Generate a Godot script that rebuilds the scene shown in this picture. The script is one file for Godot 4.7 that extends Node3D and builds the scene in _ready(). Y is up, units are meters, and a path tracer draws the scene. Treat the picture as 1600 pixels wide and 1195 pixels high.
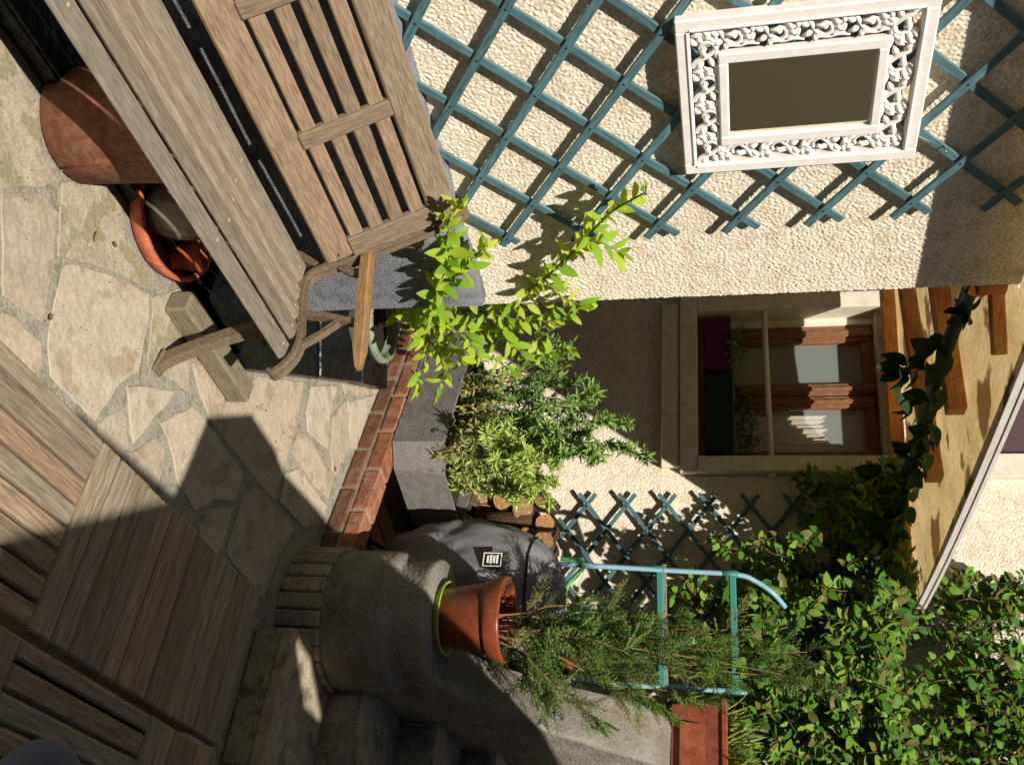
extends Node3D
# A small walled courtyard: bench and mirror on a roughcast wall, potted shrubs, a stepped parapet and a window under a lean-to roof.

var rng := RandomNumberGenerator.new()
var taken := {}
var M := {}
var cache := {}
const WN := Vector3(0.256, 0, 0.967)
var W: Transform3D        # plane of the window wall: x to the right, y up, z out of the wall
var K: Transform3D        # brick edging: x along it, -z away from the terrace

func V(x: float, y: float, z: float) -> Vector3:
	return Vector3(x, y, z)

func rnd(a: float, b: float) -> float:
	return rng.randf_range(a, b)

# ---------------------------------------------------------------- things, parts
func numbered(n: String, where = "") -> String:
	var k = str(where) + "/" + n
	taken[k] = taken.get(k, 0) + 1
	return n if taken[k] == 1 else "%s_%03d" % [n, taken[k] - 1]

func metas(o: Node3D, label: String, category: String, group := "", kind := "") -> void:
	if label: o.set_meta("label", label)
	if category: o.set_meta("category", category)
	if group: o.set_meta("group", group)
	if kind: o.set_meta("kind", kind)

func thing(called: String, label: String, category: String, at := Vector3.ZERO, turn := Basis(), group := "") -> Node3D:
	var o := Node3D.new()
	o.name = numbered(called)
	o.transform = Transform3D(turn, at)
	metas(o, label, category, group)
	add_child(o, true)
	return o

func part(called: String, mesh: Mesh, mat: Material, parent: Node3D, xf := Transform3D(), label := "") -> MeshInstance3D:
	var o := MeshInstance3D.new()
	o.name = numbered(called, parent.get_instance_id())
	o.mesh = mesh
	o.material_override = mat
	o.transform = xf
	if label: o.set_meta("label", label)
	parent.add_child(o, true)
	return o

func solo(called: String, mesh: Mesh, mat: Material, label: String, category: String, xf := Transform3D(), group := "", kind := "") -> MeshInstance3D:
	var o := MeshInstance3D.new()
	o.name = numbered(called)
	o.mesh = mesh
	o.material_override = mat
	o.transform = xf
	metas(o, label, category, group, kind)
	add_child(o, true)
	return o

func struct(called: String, mesh: Mesh, mat: Material, xf := Transform3D()) -> MeshInstance3D:
	return solo(called, mesh, mat, "", "", xf, "", "structure")

func many(called: String, mesh: Mesh, mat: Material, parent: Node3D, xfs: Array, cols: Array = []) -> void:
	if xfs.is_empty(): return
	var mm := MultiMesh.new()
	mm.transform_format = MultiMesh.TRANSFORM_3D
	mm.use_colors = not cols.is_empty()
	mm.mesh = mesh
	mm.instance_count = xfs.size()
	for i in xfs.size():
		mm.set_instance_transform(i, xfs[i])
		if not cols.is_empty(): mm.set_instance_color(i, cols[i])
	var o := MultiMeshInstance3D.new()
	o.name = numbered(called, parent.get_instance_id())
	o.multimesh = mm
	o.material_override = mat
	o.set_meta("kind", "stuff")
	parent.add_child(o, true)

# ---------------------------------------------------------------- shapes
func begin(smooth := false) -> SurfaceTool:
	var st := SurfaceTool.new()
	st.begin(Mesh.PRIMITIVE_TRIANGLES)
	st.set_smooth_group(0 if smooth else -1)
	return st

func done(st: SurfaceTool) -> ArrayMesh:
	st.generate_normals()
	return st.commit()

func tri(st: SurfaceTool, a: Vector3, b: Vector3, c: Vector3, inside: Vector3) -> void:
	var n := (c - a).cross(b - a)
	if n.dot((a + b + c) / 3.0 - inside) < 0.0:
		st.add_vertex(a); st.add_vertex(c); st.add_vertex(b)
	else:
		st.add_vertex(a); st.add_vertex(b); st.add_vertex(c)

func quad(st: SurfaceTool, a: Vector3, b: Vector3, c: Vector3, d: Vector3, inside: Vector3) -> void:
	tri(st, a, b, c, inside)
	tri(st, a, c, d, inside)

func put_box(st: SurfaceTool, s: Vector3, c: float, xf := Transform3D()) -> void:
	var h := s * 0.5
	var o := xf.origin
	var P := func(sx, sy, sz, k) -> Vector3:
		return xf * Vector3(sx * (h.x - (0.0 if k == 0 else c)), sy * (h.y - (0.0 if k == 1 else c)), sz * (h.z - (0.0 if k == 2 else c)))
	for s1 in [-1, 1]:
		quad(st, P.call(s1, -1, -1, 0), P.call(s1, 1, -1, 0), P.call(s1, 1, 1, 0), P.call(s1, -1, 1, 0), o)
		quad(st, P.call(-1, s1, -1, 1), P.call(1, s1, -1, 1), P.call(1, s1, 1, 1), P.call(-1, s1, 1, 1), o)
		quad(st, P.call(-1, -1, s1, 2), P.call(1, -1, s1, 2), P.call(1, 1, s1, 2), P.call(-1, 1, s1, 2), o)
		if c > 0.0:
			for s2 in [-1, 1]:
				quad(st, P.call(s1, s2, -1, 0), P.call(s1, s2, 1, 0), P.call(s1, s2, 1, 1), P.call(s1, s2, -1, 1), o)
				quad(st, P.call(s1, -1, s2, 0), P.call(s1, 1, s2, 0), P.call(s1, 1, s2, 2), P.call(s1, -1, s2, 2), o)
				quad(st, P.call(-1, s1, s2, 1), P.call(1, s1, s2, 1), P.call(1, s1, s2, 2), P.call(-1, s1, s2, 2), o)
				for s3 in [-1, 1]:
					tri(st, P.call(s1, s2, s3, 0), P.call(s1, s2, s3, 1), P.call(s1, s2, s3, 2), o)

func bx(x: float, y: float, z: float, c := 0.003) -> ArrayMesh:
	var key := "b%.4f,%.4f,%.4f,%.4f" % [x, y, z, c]
	if not cache.has(key):
		var st := begin()
		put_box(st, V(x, y, z), minf(c, minf(x, minf(y, z)) * 0.45))
		cache[key] = done(st)
	return cache[key]

func at(x: float, y: float, z: float) -> Transform3D:
	return Transform3D(Basis(), V(x, y, z))

# a bar between two points, its length on local z, "up" the direction of its height
func along(a: Vector3, b: Vector3, up := Vector3.UP) -> Transform3D:
	var z := (b - a).normalized()
	var u := up
	if absf(z.dot(u)) > 0.98: u = Vector3.RIGHT
	var x := u.cross(z).normalized()
	return Transform3D(Basis(x, z.cross(x), z), (a + b) * 0.5)

func put_tube(st: SurfaceTool, pts: Array, r0: float, r1: float, sides := 8, flat := 1.0) -> void:
	var n := pts.size()
	var rings := []
	var u := Vector3.ZERO
	for i in n:
		var t: Vector3 = (pts[min(i + 1, n - 1)] - pts[max(i - 1, 0)]).normalized()
		if i == 0:
			u = t.cross(Vector3.UP if absf(t.y) < 0.9 else Vector3.RIGHT).normalized()
		else:
			u = (u - t * u.dot(t)).normalized()
		var w := t.cross(u)
		var r := lerpf(r0, r1, float(i) / (n - 1))
		var ring := []
		for k in sides:
			var a := TAU * k / sides
			ring.append(pts[i] + u * cos(a) * r + w * sin(a) * r * flat)
		rings.append(ring)
	for i in n - 1:
		var mid: Vector3 = (pts[i] + pts[i + 1]) * 0.5
		for k in sides:
			var k2 := (k + 1) % sides
			quad(st, rings[i][k], rings[i][k2], rings[i + 1][k2], rings[i + 1][k], mid)
	for k in range(1, sides - 1):
		tri(st, rings[0][0], rings[0][k], rings[0][k + 1], pts[1])
		tri(st, rings[n - 1][0], rings[n - 1][k], rings[n - 1][k + 1], pts[n - 2])

func tube(pts: Array, r0: float, r1 := -1.0, sides := 8) -> ArrayMesh:
	var st := begin(true)
	put_tube(st, pts, r0, r0 if r1 < 0.0 else r1, sides)
	return done(st)

func spline(pts: Array, per := 5) -> Array:
	var out := []
	var n := pts.size()
	for i in n - 1:
		for k in per:
			out.append(pts[i].cubic_interpolate(pts[i + 1], pts[max(i - 1, 0)], pts[min(i + 2, n - 1)], float(k) / per))
	out.append(pts[n - 1])
	return out

# turned shape about y; profile points (radius, height)
func lathe(prof: Array, seg := 40, wob := 0.0, a0 := 0.0, a1 := TAU) -> ArrayMesh:
	var st := begin(true)
	var nz := FastNoiseLite.new()
	nz.seed = 5
	nz.frequency = 1.3
	var n := prof.size()
	var pt := func(i: int, k: int) -> Vector3:
		var a := a0 + (a1 - a0) * k / seg
		var r: float = prof[i].x
		if wob > 0.0: r *= 1.0 + wob * nz.get_noise_3d(cos(a), sin(a), prof[i].y * 2.0)
		return V(cos(a) * r, prof[i].y, sin(a) * r)
	for i in n - 1:
		st.set_smooth_group(0)
		for k in seg:
			var a: Vector3 = pt.call(i, k)
			var b: Vector3 = pt.call(i, k + 1)
			var c: Vector3 = pt.call(i + 1, k + 1)
			var d: Vector3 = pt.call(i + 1, k)
			# outside is on the left hand of the profile's direction
			if (a - b).length() > 1e-6:
				st.add_vertex(a); st.add_vertex(b); st.add_vertex(c)
			if (c - d).length() > 1e-6:
				st.add_vertex(a); st.add_vertex(c); st.add_vertex(d)
	return done(st)

# a flat polygon (x, z) raised from y0 to y1, its upper rim rounded off by c
func slab(poly: PackedVector2Array, y0: float, y1: float, c := 0.0, jag := 0.0) -> ArrayMesh:
	var st := begin()
	var mid := Vector2.ZERO
	for p in poly: mid += p / poly.size()
	var top := PackedVector2Array()
	for p in poly: top.append(p + (mid - p).normalized() * c)
	var n := poly.size()
	var inside := V(mid.x, (y0 + y1) * 0.5, mid.y)
	var ys := y1 - c
	var idx := Geometry2D.triangulate_polygon(top)
	for i in range(0, idx.size(), 3):
		var a := top[idx[i]]; var b := top[idx[i + 1]]; var d := top[idx[i + 2]]
		tri(st, V(a.x, y1, a.y), V(b.x, y1, b.y), V(d.x, y1, d.y), V((a.x + b.x + d.x) / 3, y0 - 1, (a.y + b.y + d.y) / 3))
		a = poly[idx[i]]; b = poly[idx[i + 1]]; d = poly[idx[i + 2]]
		tri(st, V(a.x, y0, a.y), V(b.x, y0, b.y), V(d.x, y0, d.y), V((a.x + b.x + d.x) / 3, y1 + 1, (a.y + b.y + d.y) / 3))
	var cw := Geometry2D.is_polygon_clockwise(poly)
	for i in n:
		var p := poly[i]; var q := poly[(i + 1) % n]
		var e := (q - p).normalized()
		var o2 := Vector2(-e.y, e.x) * (1.0 if cw else -1.0)
		var ref := V((p.x + q.x) * 0.5 + o2.x, (y0 + y1) * 0.5, (p.y + q.y) * 0.5 + o2.y)
		quad(st, V(p.x, y0, p.y), V(q.x, y0, q.y), V(q.x, ys, q.y), V(p.x, ys, p.y), ref)
		if c > 0.0:
			var tp := top[i]; var tq := top[(i + 1) % n]
			quad(st, V(p.x, ys, p.y), V(q.x, ys, q.y), V(tq.x, y1, tq.y), V(tp.x, y1, tp.y), ref - V(0, 1, 0))
	return done(st)

# a thin sheet of one skin at height y
func skin(p: PackedVector2Array, y: float) -> ArrayMesh:
	var st := begin()
	var idx := Geometry2D.triangulate_polygon(p)
	for i in range(0, idx.size(), 3):
		var q := p[idx[i]]; var r := p[idx[i + 1]]; var s := p[idx[i + 2]]
		tri(st, V(q.x, y, q.y), V(r.x, y, r.y), V(s.x, y, s.y), V((q.x + r.x + s.x) / 3, y - 1, (q.y + r.y + s.y) / 3))
	return done(st)

func poly(nums: Array) -> PackedVector2Array:
	var p := PackedVector2Array()
	for i in range(0, nums.size(), 2): p.append(Vector2(nums[i], nums[i + 1]))
	return p

# a strap that follows points in the (x, y) plane, of thickness t, from z0 to z1
func strap(pts: Array, t: float, z0: float, z1: float) -> ArrayMesh:
	var st := begin()
	var n := pts.size()
	var L := []
	for i in n:
		var d: Vector2 = (pts[min(i + 1, n - 1)] - pts[max(i - 1, 0)]).normalized()
		var o := Vector2(-d.y, d.x) * t * 0.5
		L.append([pts[i] + o, pts[i] - o])
	for i in n - 1:
		var m := (pts[i] + pts[i + 1]) as Vector2
		var c := V(m.x * 0.5, m.y * 0.5, (z0 + z1) * 0.5)
		var a: Vector2 = L[i][0]; var b: Vector2 = L[i + 1][0]; var e: Vector2 = L[i + 1][1]; var f: Vector2 = L[i][1]
		quad(st, V(a.x, a.y, z0), V(b.x, b.y, z0), V(b.x, b.y, z1), V(a.x, a.y, z1), c)
		quad(st, V(f.x, f.y, z0), V(e.x, e.y, z0), V(e.x, e.y, z1), V(f.x, f.y, z1), c)
		quad(st, V(a.x, a.y, z0), V(b.x, b.y, z0), V(e.x, e.y, z0), V(f.x, f.y, z0), c)
		quad(st, V(a.x, a.y, z1), V(b.x, b.y, z1), V(e.x, e.y, z1), V(f.x, f.y, z1), c)
		if i == 0: quad(st, V(a.x, a.y, z0), V(a.x, a.y, z1), V(f.x, f.y, z1), V(f.x, f.y, z0), c)
		if i == n - 2: quad(st, V(b.x, b.y, z0), V(b.x, b.y, z1), V(e.x, e.y, z1), V(e.x, e.y, z0), c)
	return done(st)

# thrown lime roughcast: a wall face of w by h whose lumps are real relief
func roughcast(w: float, h: float, step: float, amp: float, seed_: int) -> ArrayMesh:
	var lumps := FastNoiseLite.new()
	lumps.seed = seed_
	lumps.noise_type = FastNoiseLite.TYPE_CELLULAR
	lumps.cellular_return_type = FastNoiseLite.RETURN_DISTANCE
	lumps.frequency = 118.0
	lumps.fractal_type = FastNoiseLite.FRACTAL_NONE
	var grit := FastNoiseLite.new()
	grit.seed = seed_ + 1
	grit.frequency = 95.0
	grit.fractal_octaves = 3
	var broad := FastNoiseLite.new()
	broad.seed = seed_ + 2
	broad.frequency = 3.0
	var nx := int(ceil(w / step)) + 1
	var ny := int(ceil(h / step)) + 1
	var hh := PackedFloat32Array()
	hh.resize(nx * ny)
	for j in ny:
		for i in nx:
			var x := i * step; var y := j * step
			hh[j * nx + i] = amp * (-0.55 * lumps.get_noise_2d(x, y) + 0.75 * grit.get_noise_2d(x, y) + 0.25 * broad.get_noise_2d(x, y))
	var pos := PackedVector3Array(); var nor := PackedVector3Array(); var ind := PackedInt32Array()
	pos.resize(nx * ny); nor.resize(nx * ny)
	for j in ny:
		for i in nx:
			var k := j * nx + i
			pos[k] = V(minf(i * step, w), minf(j * step, h), hh[k])
			var dx := hh[j * nx + mini(i + 1, nx - 1)] - hh[j * nx + maxi(i - 1, 0)]
			var dy := hh[mini(j + 1, ny - 1) * nx + i] - hh[maxi(j - 1, 0) * nx + i]
			nor[k] = V(-dx, -dy, 2.0 * step).normalized()
			if i < nx - 1 and j < ny - 1:
				ind.append_array(PackedInt32Array([k, k + nx, k + 1, k + 1, k + nx, k + nx + 1]))
	var arr := []
	arr.resize(Mesh.ARRAY_MAX)
	arr[Mesh.ARRAY_VERTEX] = pos; arr[Mesh.ARRAY_NORMAL] = nor; arr[Mesh.ARRAY_INDEX] = ind
	var m := ArrayMesh.new()
	m.add_surface_from_arrays(Mesh.PRIMITIVE_TRIANGLES, arr)
	return m

# a leaf 1 long on +z, its face up (+y): folded along the midrib, drooping by "bend"; wide is its widest half width, at = where
func leaf_mesh(wide: float, where: float, fold: float, bend: float, seg := 6, notch := 0.0) -> ArrayMesh:
	var st := begin(true)
	var mid := []; var lf := []; var rt := []
	for i in seg + 1:
		var t := float(i) / seg
		var k := pow(t / where, 0.75) if t < where else pow(maxf(0.0, (1.0 - t) / (1.0 - where)), 0.85)
		var hw := wide * sin(clampf(k, 0.0, 1.0) * PI * 0.5)
		var c := V(0, -bend * t * t, t)
		mid.append(c)
		var back := -notch * exp(-t * 9.0) if notch > 0.0 else 0.0
		lf.append(c + V(-hw, fold * hw, back))
		rt.append(c + V(hw, fold * hw, back))
	for i in seg:
		for s in [lf, rt]:
			var a: Vector3 = mid[i]; var b: Vector3 = mid[i + 1]; var c2: Vector3 = s[i + 1]; var d: Vector3 = s[i]
			quad(st, a, b, c2, d, (a + c2) * 0.5 - Vector3.UP)
	return done(st)

# place a leaf: its stalk end at p, pointing along d, its face towards up
func leaf_at(p: Vector3, d: Vector3, up: Vector3, size: float) -> Transform3D:
	var z := d.normalized()
	var u := up
	if absf(z.dot(u.normalized())) > 0.97: u = up + Vector3(0.3, 0.1, 0.4)
	var x := u.cross(z).normalized()
	return Transform3D(Basis(x, z.cross(x), z) * size, p)

func dir() -> Vector3:
	return V(rng.randfn(), rng.randfn(), rng.randfn()).normalized()

# ---------------------------------------------------------------- materials
func noise_img(seed_: int, size: int, freq: float, oct := 4, kind := FastNoiseLite.TYPE_SIMPLEX_SMOOTH) -> Image:
	var n := FastNoiseLite.new()
	n.seed = seed_
	n.noise_type = kind
	n.frequency = freq
	n.fractal_octaves = oct
	return n.get_seamless_image(size, size, false, false, 0.1, true)

# colours lo..hi by one noise, grain by a finer one, patches of a third colour where a broad noise is high
func tex(seed_: int, lo: Color, hi: Color, freq: float, fine := 0.2, spot := Color(0, 0, 0, 0), spot_from := 0.65, size := 256, speck := 0.0) -> ImageTexture:
	var a := noise_img(seed_, size, freq)
	var b := noise_img(seed_ + 11, size, 0.13, 3)
	var c := noise_img(seed_ + 23, size, freq * 0.6, 5)
	var im := Image.create(size, size, true, Image.FORMAT_RGB8)
	var r := RandomNumberGenerator.new()
	r.seed = seed_ * 77
	for y in size:
		for x in size:
			var k := clampf((a.get_pixel(x, y).r - 0.5) * 1.5 + 0.5, 0, 1)
			var col := lo.lerp(hi, k)
			if spot.a > 0.0:
				col = col.lerp(spot, spot.a * smoothstep(spot_from, spot_from + 0.12, c.get_pixel(x, y).r))
			var g := 1.0 + fine * (b.get_pixel(x, y).r - 0.5) * 2.0
			if speck > 0.0: g += speck * r.randf_range(-1, 1)
			im.set_pixel(x, y, Color(clampf(col.r * g, 0, 1), clampf(col.g * g, 0, 1), clampf(col.b * g, 0, 1)))
	im.generate_mipmaps()
	return ImageTexture.create_from_image(im)

func bumps(seed_: int, freq: float, strength: float, oct := 4, size := 256) -> ImageTexture:
	var a := noise_img(seed_, size, freq, oct)
	a.convert(Image.FORMAT_RGBA8)
	a.bump_map_to_normal_map(strength)
	return ImageTexture.create_from_image(a)

func mat(col: Color, rough := 0.8, t: Texture2D = null, scale := Vector3.ONE, nm: Texture2D = null, ns := 1.0, world := false) -> StandardMaterial3D:
	var m := StandardMaterial3D.new()
	m.albedo_color = col
	m.roughness = rough
	m.metallic_specular = 0.4
	if t or nm:
		m.uv1_triplanar = true
		m.uv1_world_triplanar = world
		m.uv1_scale = scale
	if t: m.albedo_texture = t
	if nm:
		m.normal_enabled = true
		m.normal_texture = nm
		m.normal_scale = ns
	return m

func tints(base: StandardMaterial3D, n: int, spread: float, seed_: int) -> Array:
	var out := []
	var r := RandomNumberGenerator.new()
	r.seed = seed_
	for i in n:
		var m: StandardMaterial3D = base.duplicate()
		var k := 1.0 + r.randf_range(-spread, spread)
		var w := r.randf_range(-spread, spread) * 0.35
		m.albedo_color = Color(clampf(base.albedo_color.r * k * (1 + w), 0, 1), clampf(base.albedo_color.g * k, 0, 1), clampf(base.albedo_color.b * k * (1 - w), 0, 1))
		m.uv1_offset = V(r.randf(), r.randf(), r.randf())
		out.append(m)
	return out

func leaf_mats(cols: Array, glow: float, rough := 0.45) -> Array:
	var out := []
	for c in cols:
		var m := mat(c, rough)
		m.metallic_specular = 0.25
		m.backlight_enabled = true
		m.backlight = Color(glow * c.r * 1.25, glow * c.g * 1.2, glow * c.b * 0.7)
		out.append(m)
	return out

func make_materials() -> void:
	var wood := tex(1, Color(0.80, 0.79, 0.78), Color(1, 1, 1), 0.05, 0.12, Color(0.68, 0.66, 0.63, 0.7), 0.70)
	var wood_n := bumps(2, 0.06, 2.5)
	# weathered teak; the grain runs along local z
	var gz := V(9.0, 9.0, 0.7)
	M.seat = tints(mat(Color(0.545, 0.505, 0.45), 0.85, wood, gz, wood_n, 0.7), 6, 0.09, 1)
	M.back = tints(mat(Color(0.585, 0.51, 0.42), 0.82, wood, gz, wood_n, 0.6), 6, 0.08, 2)
	M.back_y = tints(mat(Color(0.585, 0.51, 0.42), 0.82, wood, V(9, 0.9, 9), wood_n, 0.6), 4, 0.08, 3)
	M.arm = mat(Color(0.62, 0.49, 0.33), 0.7, wood, gz, wood_n, 0.7)
	M.table = tints(mat(Color(0.54, 0.485, 0.41), 0.85, wood, gz, wood_n, 0.7), 8, 0.12, 4)
	M.beam = tints(mat(Color(0.80, 0.57, 0.32), 0.6, wood, V(6, 6, 0.8), wood_n, 0.3), 3, 0.12, 6)
	M.window_wood = mat(Color(0.57, 0.40, 0.29), 0.5, wood, V(9, 0.8, 9), wood_n, 0.4)
	M.window_wood_z = mat(Color(0.55, 0.385, 0.275), 0.5, wood, V(0.8, 9, 9), wood_n, 0.4)
	M.sleeper = tints(mat(Color(0.52, 0.49, 0.42), 0.9, wood, gz, wood_n, 1.0), 4, 0.1, 7)
	M.plank = tints(mat(Color(0.42, 0.36, 0.27), 0.9, wood, V(6, 6, 1.0), wood_n, 1.2), 5, 0.2, 8)
	M.twig = mat(Color(0.55, 0.42, 0.28), 0.8)
	M.stem = mat(Color(0.42, 0.40, 0.2), 0.7)
	M.bark = tints(mat(Color(0.4, 0.29, 0.2), 0.95, tex(9, Color(0.5, 0.5, 0.5), Color(1, 1, 1), 0.05, 0.4), V(10, 3, 10), bumps(10, 0.06, 8.0), 1.0), 4, 0.2, 9)
	M.logend = tints(mat(Color(0.72, 0.57, 0.42), 0.85, tex(12, Color(0.72, 0.68, 0.62), Color(1, 1, 1), 0.03, 0.2), V(6, 6, 6)), 4, 0.14, 10)
	# roughcast and masonry
	M.cast = mat(Color(0.92, 0.885, 0.82), 0.95, tex(20, Color(0.91, 0.90, 0.875), Color(1, 1, 1), 0.03, 0.16, Color(0.86, 0.82, 0.75, 0.6), 0.64, 256, 0.05), V(1.7, 1.7, 1.7), null, 1.0, true)
	M.cast_plain = mat(Color(0.86, 0.81, 0.7), 0.95, tex(21, Color(0.86, 0.84, 0.8), Color(1, 1, 1), 0.03, 0.15), V(2, 2, 2), bumps(22, 0.12, 10.0), 1.0, true)
	M.olive = mat(Color(0.9, 0.86, 0.75), 0.95, tex(23, Color(0.9, 0.9, 0.9), Color(1, 1, 1), 0.03, 0.1), V(1, 1, 1), null, 1.0, true)
	M.felt = mat(Color(0.52, 0.53, 0.56), 0.95, tex(25, Color(0.78, 0.78, 0.8), Color(1, 1, 1), 0.02, 0.2, Color(0, 0, 0, 0), 0.6, 256, 0.22), V(2.6, 2.6, 2.6), bumps(26, 0.2, 5.0), 0.7, true)
	M.felt_dark = mat(Color(0.55, 0.535, 0.53), 0.95, tex(27, Color(0.8, 0.8, 0.8), Color(1, 1, 1), 0.02, 0.2, Color(0, 0, 0, 0), 0.6, 256, 0.3), V(2.8, 2.8, 2.8), bumps(28, 0.2, 5.0), 0.7)
	M.slate = mat(Color(0.09, 0.09, 0.1), 0.32, tex(29, Color(0.6, 0.6, 0.62), Color(1, 1, 1), 0.03, 0.3, Color(1, 1, 1, 0.5), 0.74), V(2, 2, 2), bumps(30, 0.05, 3.0), 0.5)
	var stone_t := tex(32, Color(0.92, 0.905, 0.88), Color(1, 0.99, 0.975), 0.018, 0.07, Color(0.82, 0.79, 0.73, 0.6), 0.62)
	var stone_n := bumps(33, 0.05, 2.2, 5)
	M.flag = tints(mat(Color(0.68, 0.64, 0.585), 0.85, stone_t, V(1.6, 1.6, 1.6), stone_n, 0.6, true), 5, 0.05, 11)
	M.flag_moss = mat(Color(0.665, 0.635, 0.575), 0.9, tex(34, Color(0.9, 0.88, 0.85), Color(1, 0.985, 0.96), 0.016, 0.12, Color(0.77, 0.78, 0.66, 0.7), 0.52), V(2.2, 2.2, 2.2), stone_n, 0.7, true)
	M.mortar = mat(Color(0.59, 0.57, 0.525), 0.95, tex(35, Color(0.88, 0.88, 0.87), Color(1, 1, 1), 0.03, 0.12, Color(0.74, 0.77, 0.64, 0.6), 0.62), V(2.4, 2.4, 2.4), bumps(36, 0.1, 3.0), 0.6, true)
	M.concrete = mat(Color(0.53, 0.52, 0.49), 0.92, tex(38, Color(0.84, 0.83, 0.82), Color(1, 1, 1), 0.016, 0.15, Color(0.82, 0.75, 0.65, 0.7), 0.62, 256, 0.06), V(1.8, 1.8, 1.8), bumps(39, 0.09, 3.5, 5), 0.8, true)
	M.step = tints(mat(Color(0.64, 0.6, 0.52), 0.9, tex(40, Color(0.82, 0.81, 0.79), Color(1, 1, 1), 0.02, 0.14, Color(0.62, 0.61, 0.57, 0.7), 0.68), V(2.0, 2.0, 2.0), stone_n, 0.7, true), 4, 0.06, 12)
	M.brick = tints(mat(Color(0.62, 0.455, 0.365), 0.9, tex(41, Color(0.8, 0.76, 0.74), Color(1, 1, 1), 0.014, 0.3, Color(0.7, 0.63, 0.6, 0.6), 0.6), V(4, 4, 4), bumps(42, 0.06, 3.0), 0.8), 6, 0.22, 13)
	M.earth = mat(Color(0.2, 0.15, 0.11), 1.0, tex(43, Color(0.5, 0.5, 0.5), Color(1, 1, 1), 0.08, 0.5), V(5, 5, 5), bumps(44, 0.12, 9.0), 1.2, true)
	M.litter = mat(Color(0.3, 0.25, 0.2), 1.0, tex(45, Color(0.5, 0.5, 0.5), Color(1, 1, 1), 0.08, 0.5), V(3, 3, 3), bumps(44, 0.12, 9.0), 1.2, true)
	var clay_t := tex(46, Color(0.8, 0.78, 0.76), Color(1, 1, 1), 0.025, 0.14, Color(0.88, 0.76, 0.66, 0.5), 0.66)
	M.clay = mat(Color(0.68, 0.375, 0.225), 0.8, clay_t, V(4, 4, 4))
	M.clay_old = mat(Color(0.55, 0.39, 0.31), 0.8, tex(47, Color(0.72, 0.66, 0.62), Color(1, 1, 1), 0.03, 0.2, Color(0.72, 0.6, 0.5, 0.7), 0.58), V(4, 4, 4))
	M.clay_gloss = mat(Color(0.52, 0.285, 0.18), 0.33, tex(48, Color(0.84, 0.82, 0.8), Color(1, 1, 1), 0.015, 0.08, Color(0.76, 0.66, 0.6, 0.6), 0.62), V(3, 3, 3))
	M.clay_plastic = mat(Color(0.76, 0.44, 0.33), 0.55, clay_t, V(2, 2, 2))
	M.brown_plastic = mat(Color(0.6, 0.33, 0.24), 0.5, clay_t, V(2, 2, 2))
	M.glaze = mat(Color(0.5, 0.47, 0.45), 0.14, clay_t, V(4, 4, 4))
	M.sage = mat(Color(0.52, 0.58, 0.51), 0.5, clay_t, V(2, 2, 2))
	M.lime = mat(Color(0.58, 0.66, 0.28), 0.4)
	M.slat = tints(mat(Color(0.34, 0.475, 0.515), 0.6, wood, gz, wood_n, 0.5), 5, 0.07, 14)
	M.nail = mat(Color(0.12, 0.16, 0.17), 0.5)
	M.teal = mat(Color(0.22, 0.47, 0.45), 0.45)
	M.tube_blue = mat(Color(0.48, 0.64, 0.7), 0.35)
	M.hose = mat(Color(0.42, 0.68, 0.46), 0.4)
	M.iron = mat(Color(0.475, 0.415, 0.345), 0.75, wood, V(4, 4, 4), wood_n, 0.5)
	M.brass = mat(Color(0.6, 0.52, 0.4), 0.5)
	M.white = mat(Color(0.93, 0.92, 0.91), 0.55, tex(50, Color(0.97, 0.965, 0.96), Color(1, 1, 1), 0.03, 0.03), V(3, 3, 3))
	M.joinery = mat(Color(0.88, 0.855, 0.78), 0.6, tex(51, Color(0.95, 0.945, 0.93), Color(1, 1, 1), 0.02, 0.04, Color(0.86, 0.82, 0.76, 0.4), 0.7), V(2, 2, 2))
	M.fascia = mat(Color(0.86, 0.84, 0.82), 0.7, tex(52, Color(0.93, 0.925, 0.92), Color(1, 1, 1), 0.03, 0.05), V(5, 5, 0.8))
	M.mirror = mat(Color(0.88, 0.865, 0.79), 0.13)
	M.mirror.metallic = 1.0
	M.cover = mat(Color(0.49, 0.48, 0.5), 0.85, tex(53, Color(0.92, 0.92, 0.92), Color(1, 1, 1), 0.2, 0.1), V(6, 6, 6), bumps(54, 0.02, 2.0), 0.4)
	M.black = mat(Color(0.07, 0.07, 0.075), 0.5)
	M.purple = mat(Color(0.33, 0.07, 0.3), 0.5)
	M.bottle = mat(Color(0.07, 0.16, 0.16), 0.35)
	M.bottle_rim = mat(Color(0.26, 0.42, 0.38), 0.4)
	M.maroon = mat(Color(0.33, 0.26, 0.28), 0.6)
	M.gutter = mat(Color(0.2, 0.27, 0.26), 0.4)
	M.sheet = mat(Color(0.88, 0.84, 0.74), 0.6, tex(55, Color(0.84, 0.82, 0.75), Color(0.97, 0.955, 0.91), 0.014, 0.1, Color(0.42, 0.35, 0.25, 0.85), 0.585), V(0.9, 0.9, 0.9), null, 1.0, true)  # patches: dirt, and shadows of things lying on top painted into the colour
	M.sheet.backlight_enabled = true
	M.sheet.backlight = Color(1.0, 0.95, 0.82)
	M.cloth = mat(Color(0.22, 0.22, 0.24), 0.9)
	M.fence = tints(mat(Color(0.36, 0.33, 0.28), 0.9, wood, V(9, 0.8, 9), wood_n, 0.6), 4, 0.12, 15)
	M.glass = mat(Color(0.9, 0.95, 0.95, 0.12), 0.02)
	M.glass.transparency = BaseMaterial3D.TRANSPARENCY_ALPHA
	M.glass.metallic_specular = 0.3
	M.room = mat(Color(0.85, 0.77, 0.62), 0.9)
	M.curtain = mat(Color(0.8, 0.77, 0.7), 0.9)
	M.curtain.backlight_enabled = true
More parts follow.
